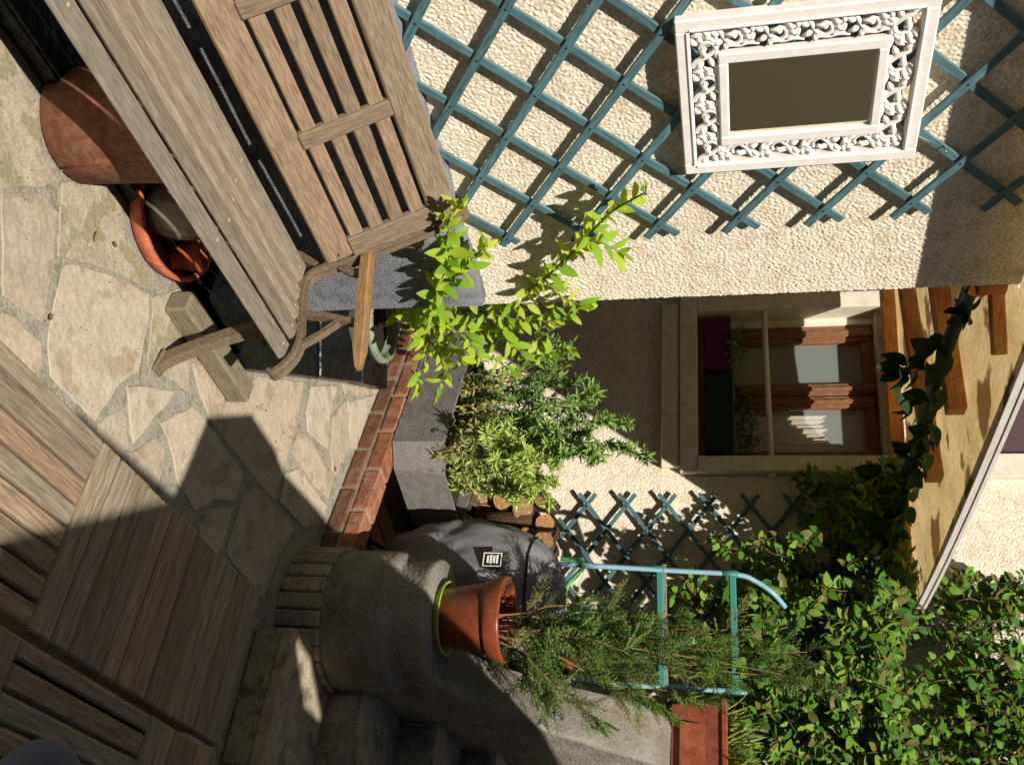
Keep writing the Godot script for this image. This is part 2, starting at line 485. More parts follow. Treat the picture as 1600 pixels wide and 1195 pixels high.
	M.curtain.backlight = Color(0.4, 0.38, 0.34)
	M.zinc = mat(Color(0.5, 0.5, 0.48), 0.4)
	M.zinc.metallic = 0.8
	# leaves
	M.lemon = leaf_mats([Color(0.60, 0.69, 0.21), Color(0.55, 0.66, 0.2), Color(0.49, 0.62, 0.19), Color(0.66, 0.71, 0.28), Color(0.43, 0.57, 0.18)], 0.95, 0.42)
	M.vine = leaf_mats([Color(0.27, 0.42, 0.11), Color(0.35, 0.49, 0.14), Color(0.21, 0.35, 0.10), Color(0.42, 0.53, 0.18), Color(0.36, 0.36, 0.16)], 0.6, 0.5)
	M.pothos = leaf_mats([Color(0.14, 0.23, 0.1), Color(0.17, 0.28, 0.11), Color(0.12, 0.19, 0.09)], 0.35, 0.6)
	var tinted := mat(Color(1, 1, 1), 0.5)
	tinted.vertex_color_use_as_albedo = true
	tinted.backlight_enabled = true
	tinted.backlight = Color(0.6, 0.6, 0.5)
	M.herb = tinted
	M.petal = mat(Color(0.9, 0.62, 0.14), 0.6)
	M.crumb = mat(Color(1, 1, 1), 0.9)
	M.crumb.vertex_color_use_as_albedo = true

# ================================================================ scene
func _ready() -> void:
	rng.seed = 20
	# --- camera: a phone held upright, so the picture lies on its side
	var cam := Camera3D.new()
	cam.name = "camera"
	cam.keep_aspect = Camera3D.KEEP_HEIGHT
	cam.fov = 43.42
	cam.near = 0.05
	cam.far = 400.0
	var right := V(0.821, -0.019, -0.571).normalized()
	var back := V(0.56, 0.221, 0.798).normalized()
	var up := back.cross(right).normalized()
	cam.transform = Transform3D(Basis(up, -right, back), V(0, 1.66, 0))
	add_child(cam)
	# --- clear sky and a high sun behind the right shoulder
	var env := Environment.new()
	var sky := Sky.new()
	var sm := ProceduralSkyMaterial.new()
	sm.sky_top_color = Color(0.34, 0.50, 0.76)
	sm.sky_horizon_color = Color(0.66, 0.76, 0.88)
	sm.sky_curve = 0.12
	sm.ground_bottom_color = Color(0.3, 0.27, 0.23)
	sm.ground_horizon_color = Color(0.5, 0.48, 0.45)
	sm.sky_energy_multiplier = 0.48
	sky.sky_material = sm
	env.background_mode = Environment.BG_SKY
	env.sky = sky
	env.tonemap_mode = Environment.TONE_MAPPER_LINEAR
	env.tonemap_exposure = 1.4
	env.sdfgi_enabled = true
	env.ssao_enabled = true
	env.ssil_enabled = true
	var we := WorldEnvironment.new()
	we.name = "world_environment"
	we.environment = env
	add_child(we)
	var sun := DirectionalLight3D.new()
	sun.name = "sun"
	sun.light_energy = 1.5
	sun.light_color = Color(1.0, 0.965, 0.905)
	sun.light_angular_distance = 0.5
	sun.shadow_enabled = true
	sun.look_at_from_position(V(6.9, 10, 6.8), Vector3.ZERO, Vector3.UP)
	add_child(sun)

	W = Transform3D(Basis(V(0.967, 0, -0.256).normalized(), Vector3.UP, WN.normalized()), V(-1.408, 0, -5.319))
	K = Transform3D(Basis(V(0.971, 0, 0.238).normalized(), Vector3.UP, V(-0.238, 0, 0.971).normalized()), V(-2.319, 0, -3.555))
	make_materials()
	ground()
	left_house()
	window_house()
	roof()
	surroundings()
	stairs()
	bench()
	table()
	under_bench()
	trellises()
	mirror()
	green_pot()
	planter()
	wood_pile()
	barbecue()
	juniper_pot()
	hose_cart()
	vines()

# ---------------------------------------------------------------- ground
func ground() -> void:
	struct("ground", slab(poly([-60, -60, 60, -60, 60, 60, -60, 60]), -0.6, -0.125), M.earth)
	var terrace := struct("terrace", slab(poly([-3.4, -3.83, -1.55, -3.38, -1.0, -3.2, 3.0, -3.2, 3.0, 4.0, -3.4, 4.0]), -0.55, 0.0), M.mortar)
	var stones := [
		[-1.484, -1.572, -1.523, -1.591, -1.627, -1.770, -1.672, -1.898, -1.619, -1.933, -1.452, -1.980, -1.381, -1.931, -1.231, -1.897, -1.231, -1.688, -1.287, -1.637, -1.402, -1.593],
		[-1.495, -1.313, -1.589, -1.404, -1.590, -1.473, -1.487, -1.527, -1.444, -1.550, -1.321, -1.589, -1.306, -1.500, -1.292, -1.448],
		[-1.260, -1.468, -1.273, -1.509, -1.275, -1.612, -1.228, -1.649, -1.1, -1.6, -1.12, -1.488],
		[-1.798, -1.112, -1.787, -1.194, -1.772, -1.288, -1.672, -1.355, -1.660, -1.441, -1.598, -1.398, -1.503, -1.307, -1.4, -1.1],
		[-1.669, -1.449, -1.773, -1.548, -1.808, -1.642, -1.723, -1.733, -1.725, -1.859, -1.676, -1.873, -1.630, -1.759, -1.529, -1.585, -1.500, -1.541, -1.595, -1.489],
		[-1.677, -1.914, -1.790, -2.008, -1.784, -2.084, -1.721, -2.082, -1.704, -2.136, -1.605, -2.033, -1.509, -2.017, -1.493, -2.005, -1.615, -1.948],
		[-1.500, -2.042, -1.535, -2.052, -1.648, -2.173, -1.548, -2.231, -1.535, -2.153],
		[-1.641, -2.199, -1.719, -2.247, -1.694, -2.426, -1.542, -2.410, -1.577, -2.286],
		[-1.387, -1.956, -1.519, -2.171, -1.264, -2.067],
		[-1.329, -1.977, -1.249, -2.059, -1.1, -2.0, -1.229, -1.909],
		[-1.388, -2.148, -1.524, -2.268, -1.530, -2.417, -1.505, -2.671, -1.402, -2.667, -1.343, -2.555, -1.253, -2.459, -1.283, -2.332, -1.371, -2.212],
		[-1.238, -2.077, -1.331, -2.147, -1.333, -2.211, -1.298, -2.227, -1.1, -2.25, -1.1, -2.1],
		[-1.697, -2.450, -1.683, -2.502, -1.856, -2.574, -2.052, -2.896, -1.896, -2.935, -1.537, -2.927, -1.531, -2.717, -1.547, -2.431],
		[-2.084, -2.965, -2.230, -3.177, -2.087, -3.184, -1.948, -3.239, -1.91, -3.04, -1.965, -2.98],
		[-2.096, -3.213, -2.223, -3.282, -2.094, -3.439, -1.895, -3.374, -1.898, -3.322, -1.962, -3.262],
		[-2.237, -3.313, -2.457, -3.587, -2.311, -3.545, -2.115, -3.514, -2.081, -3.458],
		[-2.271, -3.224, -2.514, -3.620, -2.47, -3.591, -2.33, -3.406, -2.25, -3.27],
		[-1.762, -2.95, -1.86, -2.96, -1.893, -3.044, -1.869, -3.278, -1.867, -3.353, -1.771, -3.349, -1.755, -3.2],
		[-1.229, -2.510, -1.307, -2.546, -1.381, -2.672, -1.229, -2.677, -1.1, -2.64],
		[-1.438, -2.703, -1.504, -2.762, -1.524, -2.945, -1.534, -3.131, -1.40, -3.08, -1.196, -3.034, -1.225, -2.707, -1.375, -2.705],
		[-1.553, -2.961, -1.675, -2.951, -1.742, -3.039, -1.738, -3.364, -1.636, -3.315, -1.567, -3.209, -1.562, -3.136],
		[-1.17, -1.2, -1.23, -1.42, -1.0, -1.44, -0.9, -1.1], [-1.2, -1.72, -1.19, -1.86, -0.9, -1.9, -0.9, -1.7],
		[-1.05, -2.3, -1.18, -2.5, -0.7, -2.6, -0.6, -2.2], [-1.17, -2.72, -1.14, -2.98, -0.5, -2.98, -0.6, -2.7]]
	var mossy := [3, 4, 5]
	for i in stones.size():
		var m: Material = M.flag_moss if i in mossy else M.flag[(i * 3) % 5]
		part("flagstone", slab(broken(poly(stones[i])), -0.01, 0.0032 + 0.0016 * (i % 3), 0.0022), m, terrace)
	# grit and crumbs lying on the stones
	var grit := begin()
	put_box(grit, V(1, 0.7, 1.2), 0.25)
	var gx := []; var gcol := []
	for i in 420:
		var p := Vector2(rnd(-1.8, -1.15), rnd(-1.1, -2.7)) if i % 3 else Vector2(rnd(-2.4, -1.5), rnd(-2.4, -3.4))
		var s := rnd(0.0012, 0.0035) if i % 9 else rnd(0.004, 0.006)
		gx.append(Transform3D(Basis(dir(), rnd(0, 6)).scaled(V(s, s, s)), V(p.x, 0.0095, p.y)))
		gcol.append([Color(0.1, 0.08, 0.06), Color(0.3, 0.26, 0.2), Color(0.55, 0.52, 0.46), Color(0.16, 0.11, 0.06)][i % 4])
	many("grit", done(grit), M.crumb, terrace, gx, gcol)
	# low brick wall: two courses of stretchers, one brick thick
	var edge := thing("low_brick_wall", "low wall of two courses of worn orange-red bricks along the paving", "low wall", K.origin, K.basis)
	part("mortar_core", bx(2.0, 0.24, 0.09, 0.004), M.mortar, edge, at(0.02, 0.034, -0.0525))
	for row in 2:
		for i in 9:
			var l := 0.224
			var x0 := -0.963 + i * 0.2385 + (0.0 if row == 0 else 0.126) - 0.008
			if x0 + l > 1.05: continue
			var xf := at(x0 + l * 0.5, 0.041 if row == 0 else 0.1235, -0.0525 + rnd(-0.002, 0.002))
			xf.basis = Basis(Vector3.UP, rnd(-0.01, 0.01))
			part("brick", bx(l, 0.068 if row == 0 else 0.072, 0.105, 0.007), M.brick[(i * 2 + row * 3) % 6], edge, xf)
	# lower yard: old boards laid as a floor
	var yard := struct("yard_floor", slab(poly([-4.5, -6.0, -4.5, -4.2, -1.45, -3.47, -1.2, -3.65, 1.4, -3.65, 1.4, -6.0]), -0.3, -0.12), M.litter)
	for i in 10:
		var p: Vector3 = K * V(0.05 + i * 0.15 + rnd(-0.01, 0.01), -0.1, -1.05)
		var q: Vector3 = K * V(0.0 + i * 0.15 + rnd(-0.03, 0.03) + 0.06, -0.1, -0.24)
		part("floor_plank", bx(0.135, 0.04, (p - q).length() + rnd(-0.04, 0.06), 0.006), M.plank[i % 5], yard, along(q, p))
	solo("yard_sleeper", bx(0.1, 0.16, 1.3, 0.008), M.plank[1], "dark timber sleeper lying behind the low brick wall", "sleeper", along(K * V(0.28, 0.02, -0.165), K * V(1.0, 0.02, -0.165)))

# a stone's outline with chipped, slightly wandering edges
func broken(p: PackedVector2Array) -> PackedVector2Array:
	var out := PackedVector2Array()
	for i in p.size():
		var q := p[i]; var r := p[(i + 1) % p.size()]
		var n := maxi(2, int((r - q).length() / 0.03))
		var s := Vector2(-(r - q).y, (r - q).x).normalized()
		for k in n:
			out.append(q.lerp(r, float(k) / n) + s * rnd(-0.0035, 0.0035))
	return out

# ---------------------------------------------------------------- house on the left
func left_house() -> void:
	var h := thing("bench_house", "cream roughcast house wall behind the bench, with the green trellis on it", "house wall", V(-2.15, 0, -2.57))
	# face: x = 0 plane looking to +x; local x of the relief runs to -z
	var face := Basis(V(0, 0, -1), Vector3.UP, V(1, 0, 0))
	part("wall", roughcast(1.75, 2.3, 0.0034, 0.0052, 3), M.cast, h, Transform3D(face, V(0.0, 0.5, 1.75)))
	part("wall_core", bx(3.0, 4.6, 5.0, 0.01), M.cast_plain, h, at(-1.507, 2.0, 2.503))
	# felt-covered foot of the wall
	var foot := PackedVector2Array()
	var top := [0.835, 0.842, 0.838, 0.85, 0.846, 0.84, 0.852, 0.843, 0.838, 0.846, 0.84, 0.832, 0.838, 0.825, 0.83, 0.82]
	var st := begin(true)
	for i in top.size() - 1:
		var z0 := 0.6 - 3.05 * i / 15.0; var z1 := 0.6 - 3.05 * (i + 1) / 15.0
		var b := func(z: float, y: float) -> float: return 0.045 + 0.006 * sin(z * 9.0 + y * 5.0) + 0.004 * sin(z * 23.0)
		for k in 6:
			var f0 := k / 6.0; var f1 := (k + 1) / 6.0
			var y00: float = -0.05 + f0 * (top[i] + 0.05); var y10: float = -0.05 + f0 * (top[i + 1] + 0.05)
			var y01: float = -0.05 + f1 * (top[i] + 0.05); var y11: float = -0.05 + f1 * (top[i + 1] + 0.05)
			quad(st, V(b.call(z0, y00), y00, z0), V(b.call(z1, y10), y10, z1), V(b.call(z1, y11), y11, z1), V(b.call(z0, y01), y01, z0), V(-1, 0.4, (z0 + z1) / 2))
		quad(st, V(b.call(z0, top[i]), top[i], z0), V(b.call(z1, top[i + 1]), top[i + 1], z1), V(-0.01, top[i + 1] + 0.006, z1), V(-0.01, top[i] + 0.006, z0), V(0, 0, (z0 + z1) / 2))
	var zz := -2.45
	quad(st, V(0.045, -0.05, zz), V(0.045, 0.82, zz), V(-0.01, 0.826, zz), V(-0.01, -0.05, zz), V(0, 0.4, 0))
	var fm := done(st)
	part("felt_skirting", fm, M.felt, h, at(0, 0, 2.5))

# ---------------------------------------------------------------- house with the window
func window_house() -> void:
	var h := thing("window_house", "cream roughcast house wall across the yard, with the wooden window", "house wall", W.origin, W.basis)
	part("wall", roughcast(2.2, 3.9, 0.005, 0.0056, 7), M.cast, h, at(-1.43, -0.2, 0))
	part("wall", roughcast(1.6, 1.6, 0.005, 0.0056, 8), M.cast, h, at(-3.03, -0.2, 0))
	part("wall", roughcast(1.6, 1.15, 0.005, 0.0056, 9), M.cast, h, at(-3.03, 2.55, 0))
	part("wall_core", bx(1.585, 1.585, 0.3, 0.01), M.cast_plain, h, at(-2.23, 0.577, -0.157))
	part("wall_core", bx(2.7, 4.2, 0.3, 0.01), M.cast_plain, h, at(-0.09, 1.9, -0.157))
	part("wall_core", bx(1.585, 1.5, 0.3, 0.01), M.cast_plain, h, at(-2.23, 3.25, -0.157))
	part("wall_core", bx(1.6, 4.2, 0.3, 0.01), M.cast_plain, h, at(-3.84, 1.9, -0.157))
	# window: concrete apron, rendered surround, wooden casements set back
	var apron := part("window_sill", bx(1.03, 0.105, 0.06, 0.006), M.joinery, h, at(-1.985, 1.313, 0.03))
	var sur := part("window_surround", bx(1.2, 0.105, 0.09, 0.006), M.joinery, h, at(-2.035, 1.4225, 0.03))
	part("jamb", bx(0.092, 1.08, 0.24, 0.005), M.joinery, sur, at(0.554, 0.593, -0.06))
	part("jamb", bx(0.1, 1.08, 0.24, 0.005), M.joinery, sur, at(-0.45, 0.593, -0.075))
	part("lintel", bx(1.2, 0.12, 0.2, 0.006), M.joinery, sur, at(0, 1.19, -0.05))
	part("reveal_board", bx(0.05, 1.08, 0.06, 0.005), M.joinery, sur, at(-0.378, 0.593, -0.15))
	var win := part("window", bx(0.95, 0.04, 0.12, 0.004), M.window_wood_z, h, at(-2.0, 1.495, -0.07))
	for s in [[-2.335, 0.11], [-1.985, 0.075], [-1.905, 0.075], [-1.565, 0.08]]:
		part("stile", bx(s[1], 0.98, 0.06, 0.008), M.window_wood, win, at(s[0] + 2.0, 0.51, -0.06))
		part("stile_bead", bx(s[1] * 0.4, 0.98, 0.02, 0.006), M.window_wood, win, at(s[0] + 2.0, 0.51, -0.025))
	for y in [0.045, 0.97]:
		for s in [[-2.155, 0.262], [-1.735, 0.262]]:
			part("rail", bx(s[1], 0.07, 0.05, 0.006), M.window_wood_z, win, at(s[0] + 2.0, y, -0.063))
	for s in [-2.155, -1.735]:
		part("pane", bx(0.262, 0.855, 0.004, 0.0), M.glass, win, at(s + 2.0, 0.508, -0.07))
	# room behind the glass
	var room := part("room", bx(1.5, 1.6, 0.02, 0.0), M.room, h, at(-2.0, 1.9, -1.3))
	part("room_side", bx(0.02, 1.6, 1.0, 0.0), M.room, room, at(-0.74, 0, 0.51))
	part("room_side", bx(0.02, 1.6, 1.0, 0.0), M.room, room, at(0.74, 0, 0.51))
	part("room_ceiling", bx(1.46, 0.02, 1.0, 0.0), M.room, room, at(0, 0.79, 0.51))
	part("room_floor", bx(1.46, 0.02, 1.0, 0.0), M.window_wood, room, at(0, -0.79, 0.51))
	var st := begin(true)
	for i in 40:
		var a := i / 40.0; var b := (i + 1) / 40.0
		var f := func(t: float) -> float: return 0.014 * sin(t * 60.0) + 0.01 * sin(t * 23.0)
		quad(st, V(a * 0.27, 0, f.call(a)), V(b * 0.27, 0, f.call(b)), V(b * 0.27, 0.86, f.call(b)), V(a * 0.27, 0.86, f.call(a)), V(a * 0.27, 0.4, -1))
	part("net_curtain", done(st), M.curtain, h, at(-1.86, 1.55, -0.22))
	part("lamp_shade", lathe([Vector2(0.16, 0), Vector2(0.11, 0.22)], 24), M.room, h, at(-2.02, 1.98, -0.95))
	# pole across the window
	solo("window_bar", tube([W * V(-2.6, 1.868, 0.035), W * V(-2.0, 1.874, 0.037), W * V(-1.41, 1.886, 0.035)], 0.017, -1, 12), M.joinery, "cream round bar fixed across the wooden window", "bar")
	# upper window
	var uw := part("upper_window", bx(0.13, 1.3, 0.1, 0.005), M.joinery, h, at(-1.475, 3.4, 0.03))
	part("shutter", bx(0.75, 1.3, 0.05, 0.005), M.maroon, uw, at(-0.44, 0, -0.01))
	part("ledge", bx(1.0, 0.08, 0.14, 0.005), M.joinery, uw, at(-0.4, -0.68, 0.02))
	# boxes on the sill
	trough("purple_flower_box", M.purple, M.purple, "purple plastic flower box on the window sill", W * V(-2.235, 1.517, -0.012), 0.34, 0.15, 0.12)
	trough("dark_flower_box", M.bottle, M.bottle_rim, "long dark green flower box with paler rim on the window sill", W * V(-1.80, 1.517, -0.012), 0.50, 0.165, 0.12)
	sill_plant("sill_plant", "small bright green plant spilling from the purple flower box", W * V(-2.2, 1.66, 0.0), 0.13, 0.085, 260, [Color(0.17, 0.29, 0.05), Color(0.25, 0.36, 0.07)])
	sill_plant("sill_herb", "wispy dark herb standing in the dark green flower box", W * V(-1.76, 1.7, -0.01), 0.2, 0.16, 420, [Color(0.08, 0.13, 0.05), Color(0.13, 0.17, 0.06), Color(0.15, 0.11, 0.07)])

func trough(called: String, body: Material, rim: Material, label: String, p: Vector3, l: float, hh: float, d: float) -> void:
	var t := thing(called, label, "flower box", p, W.basis, "flower boxes on the window sill")
	var st := begin()
	var a := [V(-l / 2 + 0.012, 0, -d / 2 + 0.012), V(l / 2 - 0.012, 0, -d / 2 + 0.012), V(l / 2 - 0.012, 0, d / 2 - 0.012), V(-l / 2 + 0.012, 0, d / 2 - 0.012)]
	var b := [V(-l / 2, hh, -d / 2), V(l / 2, hh, -d / 2), V(l / 2, hh, d / 2), V(-l / 2, hh, d / 2)]
	for i in 4:
		var j := (i + 1) % 4
		quad(st, a[i], a[j], b[j], b[i], V(0, hh / 2, 0))
		var k := 0.92
		quad(st, V(a[i].x * k, 0.01, a[i].z * k), V(a[j].x * k, 0.01, a[j].z * k), V(b[j].x * k, hh, b[j].z * k), V(b[i].x * k, hh, b[i].z * k), V(b[i].x + b[j].x, hh / 2, b[i].z + b[j].z) * 3)
	quad(st, a[0], a[1], a[2], a[3], V(0, hh, 0))
	part("box", done(st), body, t)
	for s in [-1, 1]:
		part("rim", bx(l + 0.012, 0.014, 0.012, 0.003), rim, t, at(0, hh, s * d / 2))
		part("rim", bx(0.012, 0.013, d, 0.003), rim, t, at(s * l / 2, hh, 0))
	part("soil", bx(l * 0.92, 0.01, d * 0.88, 0.0), M.earth, t, at(0, hh - 0.02, 0))

func sill_plant(called: String, label: String, p: Vector3, w: float, hh: float, n: int, cols: Array) -> void:
	var t := thing(called, label, "plant", p, W.basis)
	var st := begin(true)
	for i in 12:
		var e := V(rnd(-w, w), rnd(0.3, 1.0) * hh, rnd(-0.05, 0.08))
		put_tube(st, [V(e.x * 0.6, -0.02, 0), V(e.x * 0.85, e.y * 0.6, e.z * 0.5), e], 0.0018, 0.001, 4)
	part("stem", done(st), M.stem, t)
	var xs := []; var cs := []
	for i in n:
		var q := V(rnd(-w, w), rnd(-0.1, 1.0) * hh * (0.5 + 0.5 * rng.randf()), rnd(-0.05, 0.09))
		xs.append(leaf_at(q, dir() + Vector3.UP * 0.4, dir() + Vector3.UP, rnd(0.018, 0.036)))
		cs.append(cols[rng.randi() % cols.size()])
	many("foliage", leaf_mesh(0.26, 0.45, 0.2, 0.15, 3), M.herb, t, xs, cs)

# ---------------------------------------------------------------- lean-to roof
func roof() -> void:
	var r := thing("lean_to_roof", "stained and shadow-painted translucent lean-to roof over the yard with white edge board", "roof", V(0, 0, 0))
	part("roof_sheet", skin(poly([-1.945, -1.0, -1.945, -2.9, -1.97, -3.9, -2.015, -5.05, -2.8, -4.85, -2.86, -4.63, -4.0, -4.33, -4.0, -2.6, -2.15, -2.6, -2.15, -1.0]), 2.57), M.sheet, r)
	var ep := []
	for q in spline([V(-1.935, 2.585, -1.0), V(-1.938, 2.588, -2.0), V(-1.946, 2.592, -2.9), V(-1.962, 2.592, -3.67), V(-1.985, 2.586, -4.4), V(-2.015, 2.572, -5.08)], 4): ep.append(q)
	var es := begin()
	for i in ep.size() - 1:
		for o in [[V(0, 0, 0), 0.018, 0.044], [V(0.009, 0.014, 0), 0.008, 0.014]]:
			put_box(es, V(o[1], o[2], (ep[i + 1] - ep[i]).length()), 0.0, along(ep[i] + o[0], ep[i + 1] + o[0]))
	part("edge_board", done(es), M.fascia, r)
	var ends := [[V(-3.9, 2.522, -4.27), V(-2.2, 2.522, -4.88)], [V(-3.9, 2.522, -3.87), V(-2.2, 2.522, -3.93)], [V(-3.9, 2.522, -3.2), V(-2.2, 2.522, -3.39)], [V(-3.4, 2.522, -2.78), V(-2.36, 2.522, -2.86)]]
	for i in 4:
		part("beam", bx(0.07, 0.072, (ends[i][1] - ends[i][0]).length(), 0.004), M.beam[i % 3], r, along(ends[i][0], ends[i][1]))
	part("wall_plate", bx(0.05, 0.09, 1.4, 0.004), M.beam[1], r, along(V(-2.23, 2.5, -2.62), V(-3.5, 2.5, -2.62)))
	part("brace", bx(0.045, 0.045, 0.3, 0.004), M.beam[2], r, along(V(-2.34, 2.54, -2.66), V(-2.05, 2.55, -2.86)))
	# half-round gutter hung under the beams
	var g := begin(true)
	var gp := [V(-2.16, 2.44, -2.6), V(-2.24, 2.45, -2.95), V(-2.29, 2.455, -3.5), V(-2.3, 2.46, -4.1), V(-2.25, 2.46, -4.75)]
	var pts := spline(gp, 5)
	for i in pts.size() - 1:
		for k in 10:
			var a := PI + PI * k / 10.0; var b := PI + PI * (k + 1) / 10.0
			for s in [0.036, 0.032]:
				var o1 := V(cos(a) * s, sin(a) * s, 0); var o2 := V(cos(b) * s, sin(b) * s, 0)
				quad(g, pts[i] + o1, pts[i] + o2, pts[i + 1] + o2, pts[i + 1] + o1, pts[i] + V(0, 0.0, 0) if s > 0.034 else pts[i] - V(0, 0.2, 0))
	solo("gutter", done(g), M.gutter, "dark green half-round gutter hung under the roof beams", "gutter")

# ---------------------------------------------------------------- what shades the yard, outside the picture
func surroundings() -> void:
	var e := thing("added_stair_house", "added unseen house wall at the head of the stairs, raised to block skylight", "house", V(1.6, 0, -3))  # added out of view, raised to hold back skylight; the mirror reflects it
	part("wall", bx(0.4, 3.9, 9.0, 0.02), M.olive, e, at(0.2, 1.65, -1.0))
	part("coping", bx(0.5, 0.08, 9.0, 0.01), M.concrete, e, at(0.2, 3.64, -1.0))
	# awning added out of view: two cloths, edge and slit cut to shape its shadow
	var a := thing("added_awning", "added grey cloth out of view, its edge and slit cut to cast shade", "added_awning", V(0.05, 2.5, 0), Basis(V(0, 0, 1), atan(0.2)))
	part("cloth", slab(Transform2D(Vector2(1.02, 0), Vector2(0, 1), Vector2.ZERO) * poly([0.829, 0.323, 0.539, -0.067, 0.505, -0.571, 0.145, -0.65, -0.041, -0.906, -0.029, -1.114, 0.017, -1.238, 0.575, -1.385, 0.62, -1.40, 0.785, -1.545, 0.796, -1.708, 1.53, -2.1, 1.53, 0.323]), -0.006, 0.006), M.cloth, a)
	part("cloth", slab(Transform2D(Vector2(1.02, 0), Vector2(0, 1), Vector2.ZERO) * poly([0.017, -1.24, -0.006, -1.491, -0.017, -1.842, 0.006, -2.289, 0.041, -2.674, 0.052, -3.633, 1.53, -3.633, 1.53, -2.102, 0.80, -1.71, 0.77, -1.72, 0.60, -1.53, 0.57, -1.387]), -0.006, 0.006), M.cloth, a)
	for z in [-3.5]:
		part("awning_arm", bx(1.2, 0.03, 0.03, 0.004), M.black, a, at(0.95, 0.03, z))
	var f := thing("added_fence", "added tall weathered board fence out of view, cutting skylight behind the table", "fence", V(0, 0, 2.6))  # added unseen behind the camera to block skylight
	for i in 34:
		part("board", bx(0.195, 2.6, 0.022, 0.003), M.fence[i % 4], f, at(-3.3 + i * 0.2, 1.3, 0))
	for y in [0.4, 2.2]:
		part("fence_rail", bx(6.8, 0.08, 0.04, 0.004), M.fence[1], f, at(0, y, 0.032))

# ---------------------------------------------------------------- steps and parapet
func stairs() -> void:
	var s := struct("steps", slab(poly([-1.088, -3.05, 1.58, -3.05, 1.58, -6.0, -1.0, -6.0, -1.0, -3.5, -1.088, -3.3]), -0.3, 0.12), M.concrete)
	for i in 5:
		var z0 := -3.03 - i * 0.41
		var y := 0.16 * (i + 1)
		if i > 0:
			part("riser_block", bx(2.58, 0.16, 3.0 - i * 0.41, 0.01), M.concrete, s, at(0.29, y - 0.105, -6.02 + (3.0 - i * 0.41) / 2))
		var xs := [-1.105 if i == 0 else -1.03, -0.62 - 0.08 * i, 0.05 + 0.1 * i, 1.57]
		for k in 3:
			var l: float = xs[k + 1] - xs[k] - 0.02
			part("tread_stone", slab(poly([-l / 2, 0.0, l / 2, 0.0, l / 2, -0.40, -l / 2, -0.40]), y - 0.045, y, 0.006), M.step[(i + k) % 4], s, at(xs[k] + l / 2 + 0.01, 0.0, z0))
			part("riser_stone", bx(l, 0.105, 0.03, 0.006), M.step[(i + k + 1) % 4], s, at(xs[k] + l / 2 + 0.01, y - 0.1, z0 - 0.022))
	# parapet: round newel with a soldier course, wall sweeping up along the steps
	var p := thing("stair_parapet", "curved grey concrete parapet with a round newel beside the steps", "parapet", V(-1.27, 0, -3.40))
	part("newel", lathe([Vector2(0.0, -0.1), Vector2(0.262, -0.1), Vector2(0.262, 0.185), Vector2(0.266, 0.2), Vector2(0.268, 0.3), Vector2(0.266, 0.4), Vector2(0.260, 0.418), Vector2(0.250, 0.43), Vector2(0.236, 0.437), Vector2(0.231, 0.447), Vector2(0.233, 0.5), Vector2(0.239, 0.545), Vector2(0.240, 0.56), Vector2(0.233, 0.57), Vector2(0.0, 0.572)], 64, 0.012), M.concrete, p)
	for i in 26:
		var a := TAU * i / 26.0
		var b := Basis(Vector3.UP, -a)
		part("base_brick", bx(0.03, 0.185, 0.059, 0.006), M.step[i % 4], p, Transform3D(b, b * V(0.262, 0.0925, 0)))
	part("base_ring", lathe([Vector2(0.275, -0.01), Vector2(0.335, -0.01), Vector2(0.335, 0.008), Vector2(0.275, 0.012)], 48), M.mortar, p)
	var st := begin(true)
	# sections along -z: [z, inner top, outer top]
	var sec := [[-3.38, 0.55, 0.55], [-3.46, 0.59, 0.565], [-3.6, 0.70, 0.60], [-3.78, 0.84, 0.70], [-3.9, 0.94, 0.83], [-4.02, 1.05, 0.98], [-4.14, 1.16, 1.17], [-4.22, 1.245, 1.27], [-4.30, 1.32, 1.335], [-4.38, 1.357, 1.365], [-4.46, 1.366, 1.37], [-6.0, 1.37, 1.37]]
	var xi := 0.25; var xo := 0.02
	var rings := []
	for q in sec:
		xi = lerpf(0.225, 0.25, smoothstep(-3.38, -3.6, q[0]))
		var z: float = q[0] + 3.40; var a: float = q[1]; var b: float = q[2]
		rings.append([V(xi, -0.2, z), V(xi, a - 0.016, z), V(xi - 0.005, a - 0.005, z), V(xi - 0.016, a, z), V(xo + 0.016, b, z), V(xo + 0.005, b - 0.005, z), V(xo, b - 0.016, z), V(xo, -0.2, z)])
	for i in rings.size() - 1:
		for k in 7:
			st.set_smooth_group(k if k in [0, 3, 6] else 20 + k)
			quad(st, rings[i][k], rings[i][k + 1], rings[i + 1][k + 1], rings[i + 1][k], V(0.135, 0.2, (rings[i][0].z + rings[i + 1][0].z) / 2))
	part("parapet_wall", done(st), M.concrete, p)
	# brown plastic trough on the level part
	var t := thing("brown_trough", "long terracotta-brown plastic trough standing on the parapet top", "planter", V(-1.06, 1.372, -4.62))
	var tb := begin()
	var l := 0.62; var hh := 0.235; var d := 0.2
	for i in 4:
		var sx := [-1, 1, 1, -1]; var sz := [-1, -1, 1, 1]
		var j := (i + 1) % 4
		var lo := func(k: int) -> Vector3: return V(sx[k] * (l / 2 - 0.02), 0.0, sz[k] * (d / 2 - 0.02))
		var hi := func(k: int) -> Vector3: return V(sx[k] * l / 2, hh, sz[k] * d / 2)
		quad(tb, lo.call(i), lo.call(j), hi.call(j), hi.call(i), V(0, hh / 2, 0))
		quad(tb, lo.call(i) * 0.93, lo.call(j) * 0.93, hi.call(j) * V(0.95, 1, 0.9), hi.call(i) * V(0.95, 1, 0.9), (lo.call(i) + hi.call(j)) * 3.0)
	part("trough", done(tb), M.brown_plastic, t)
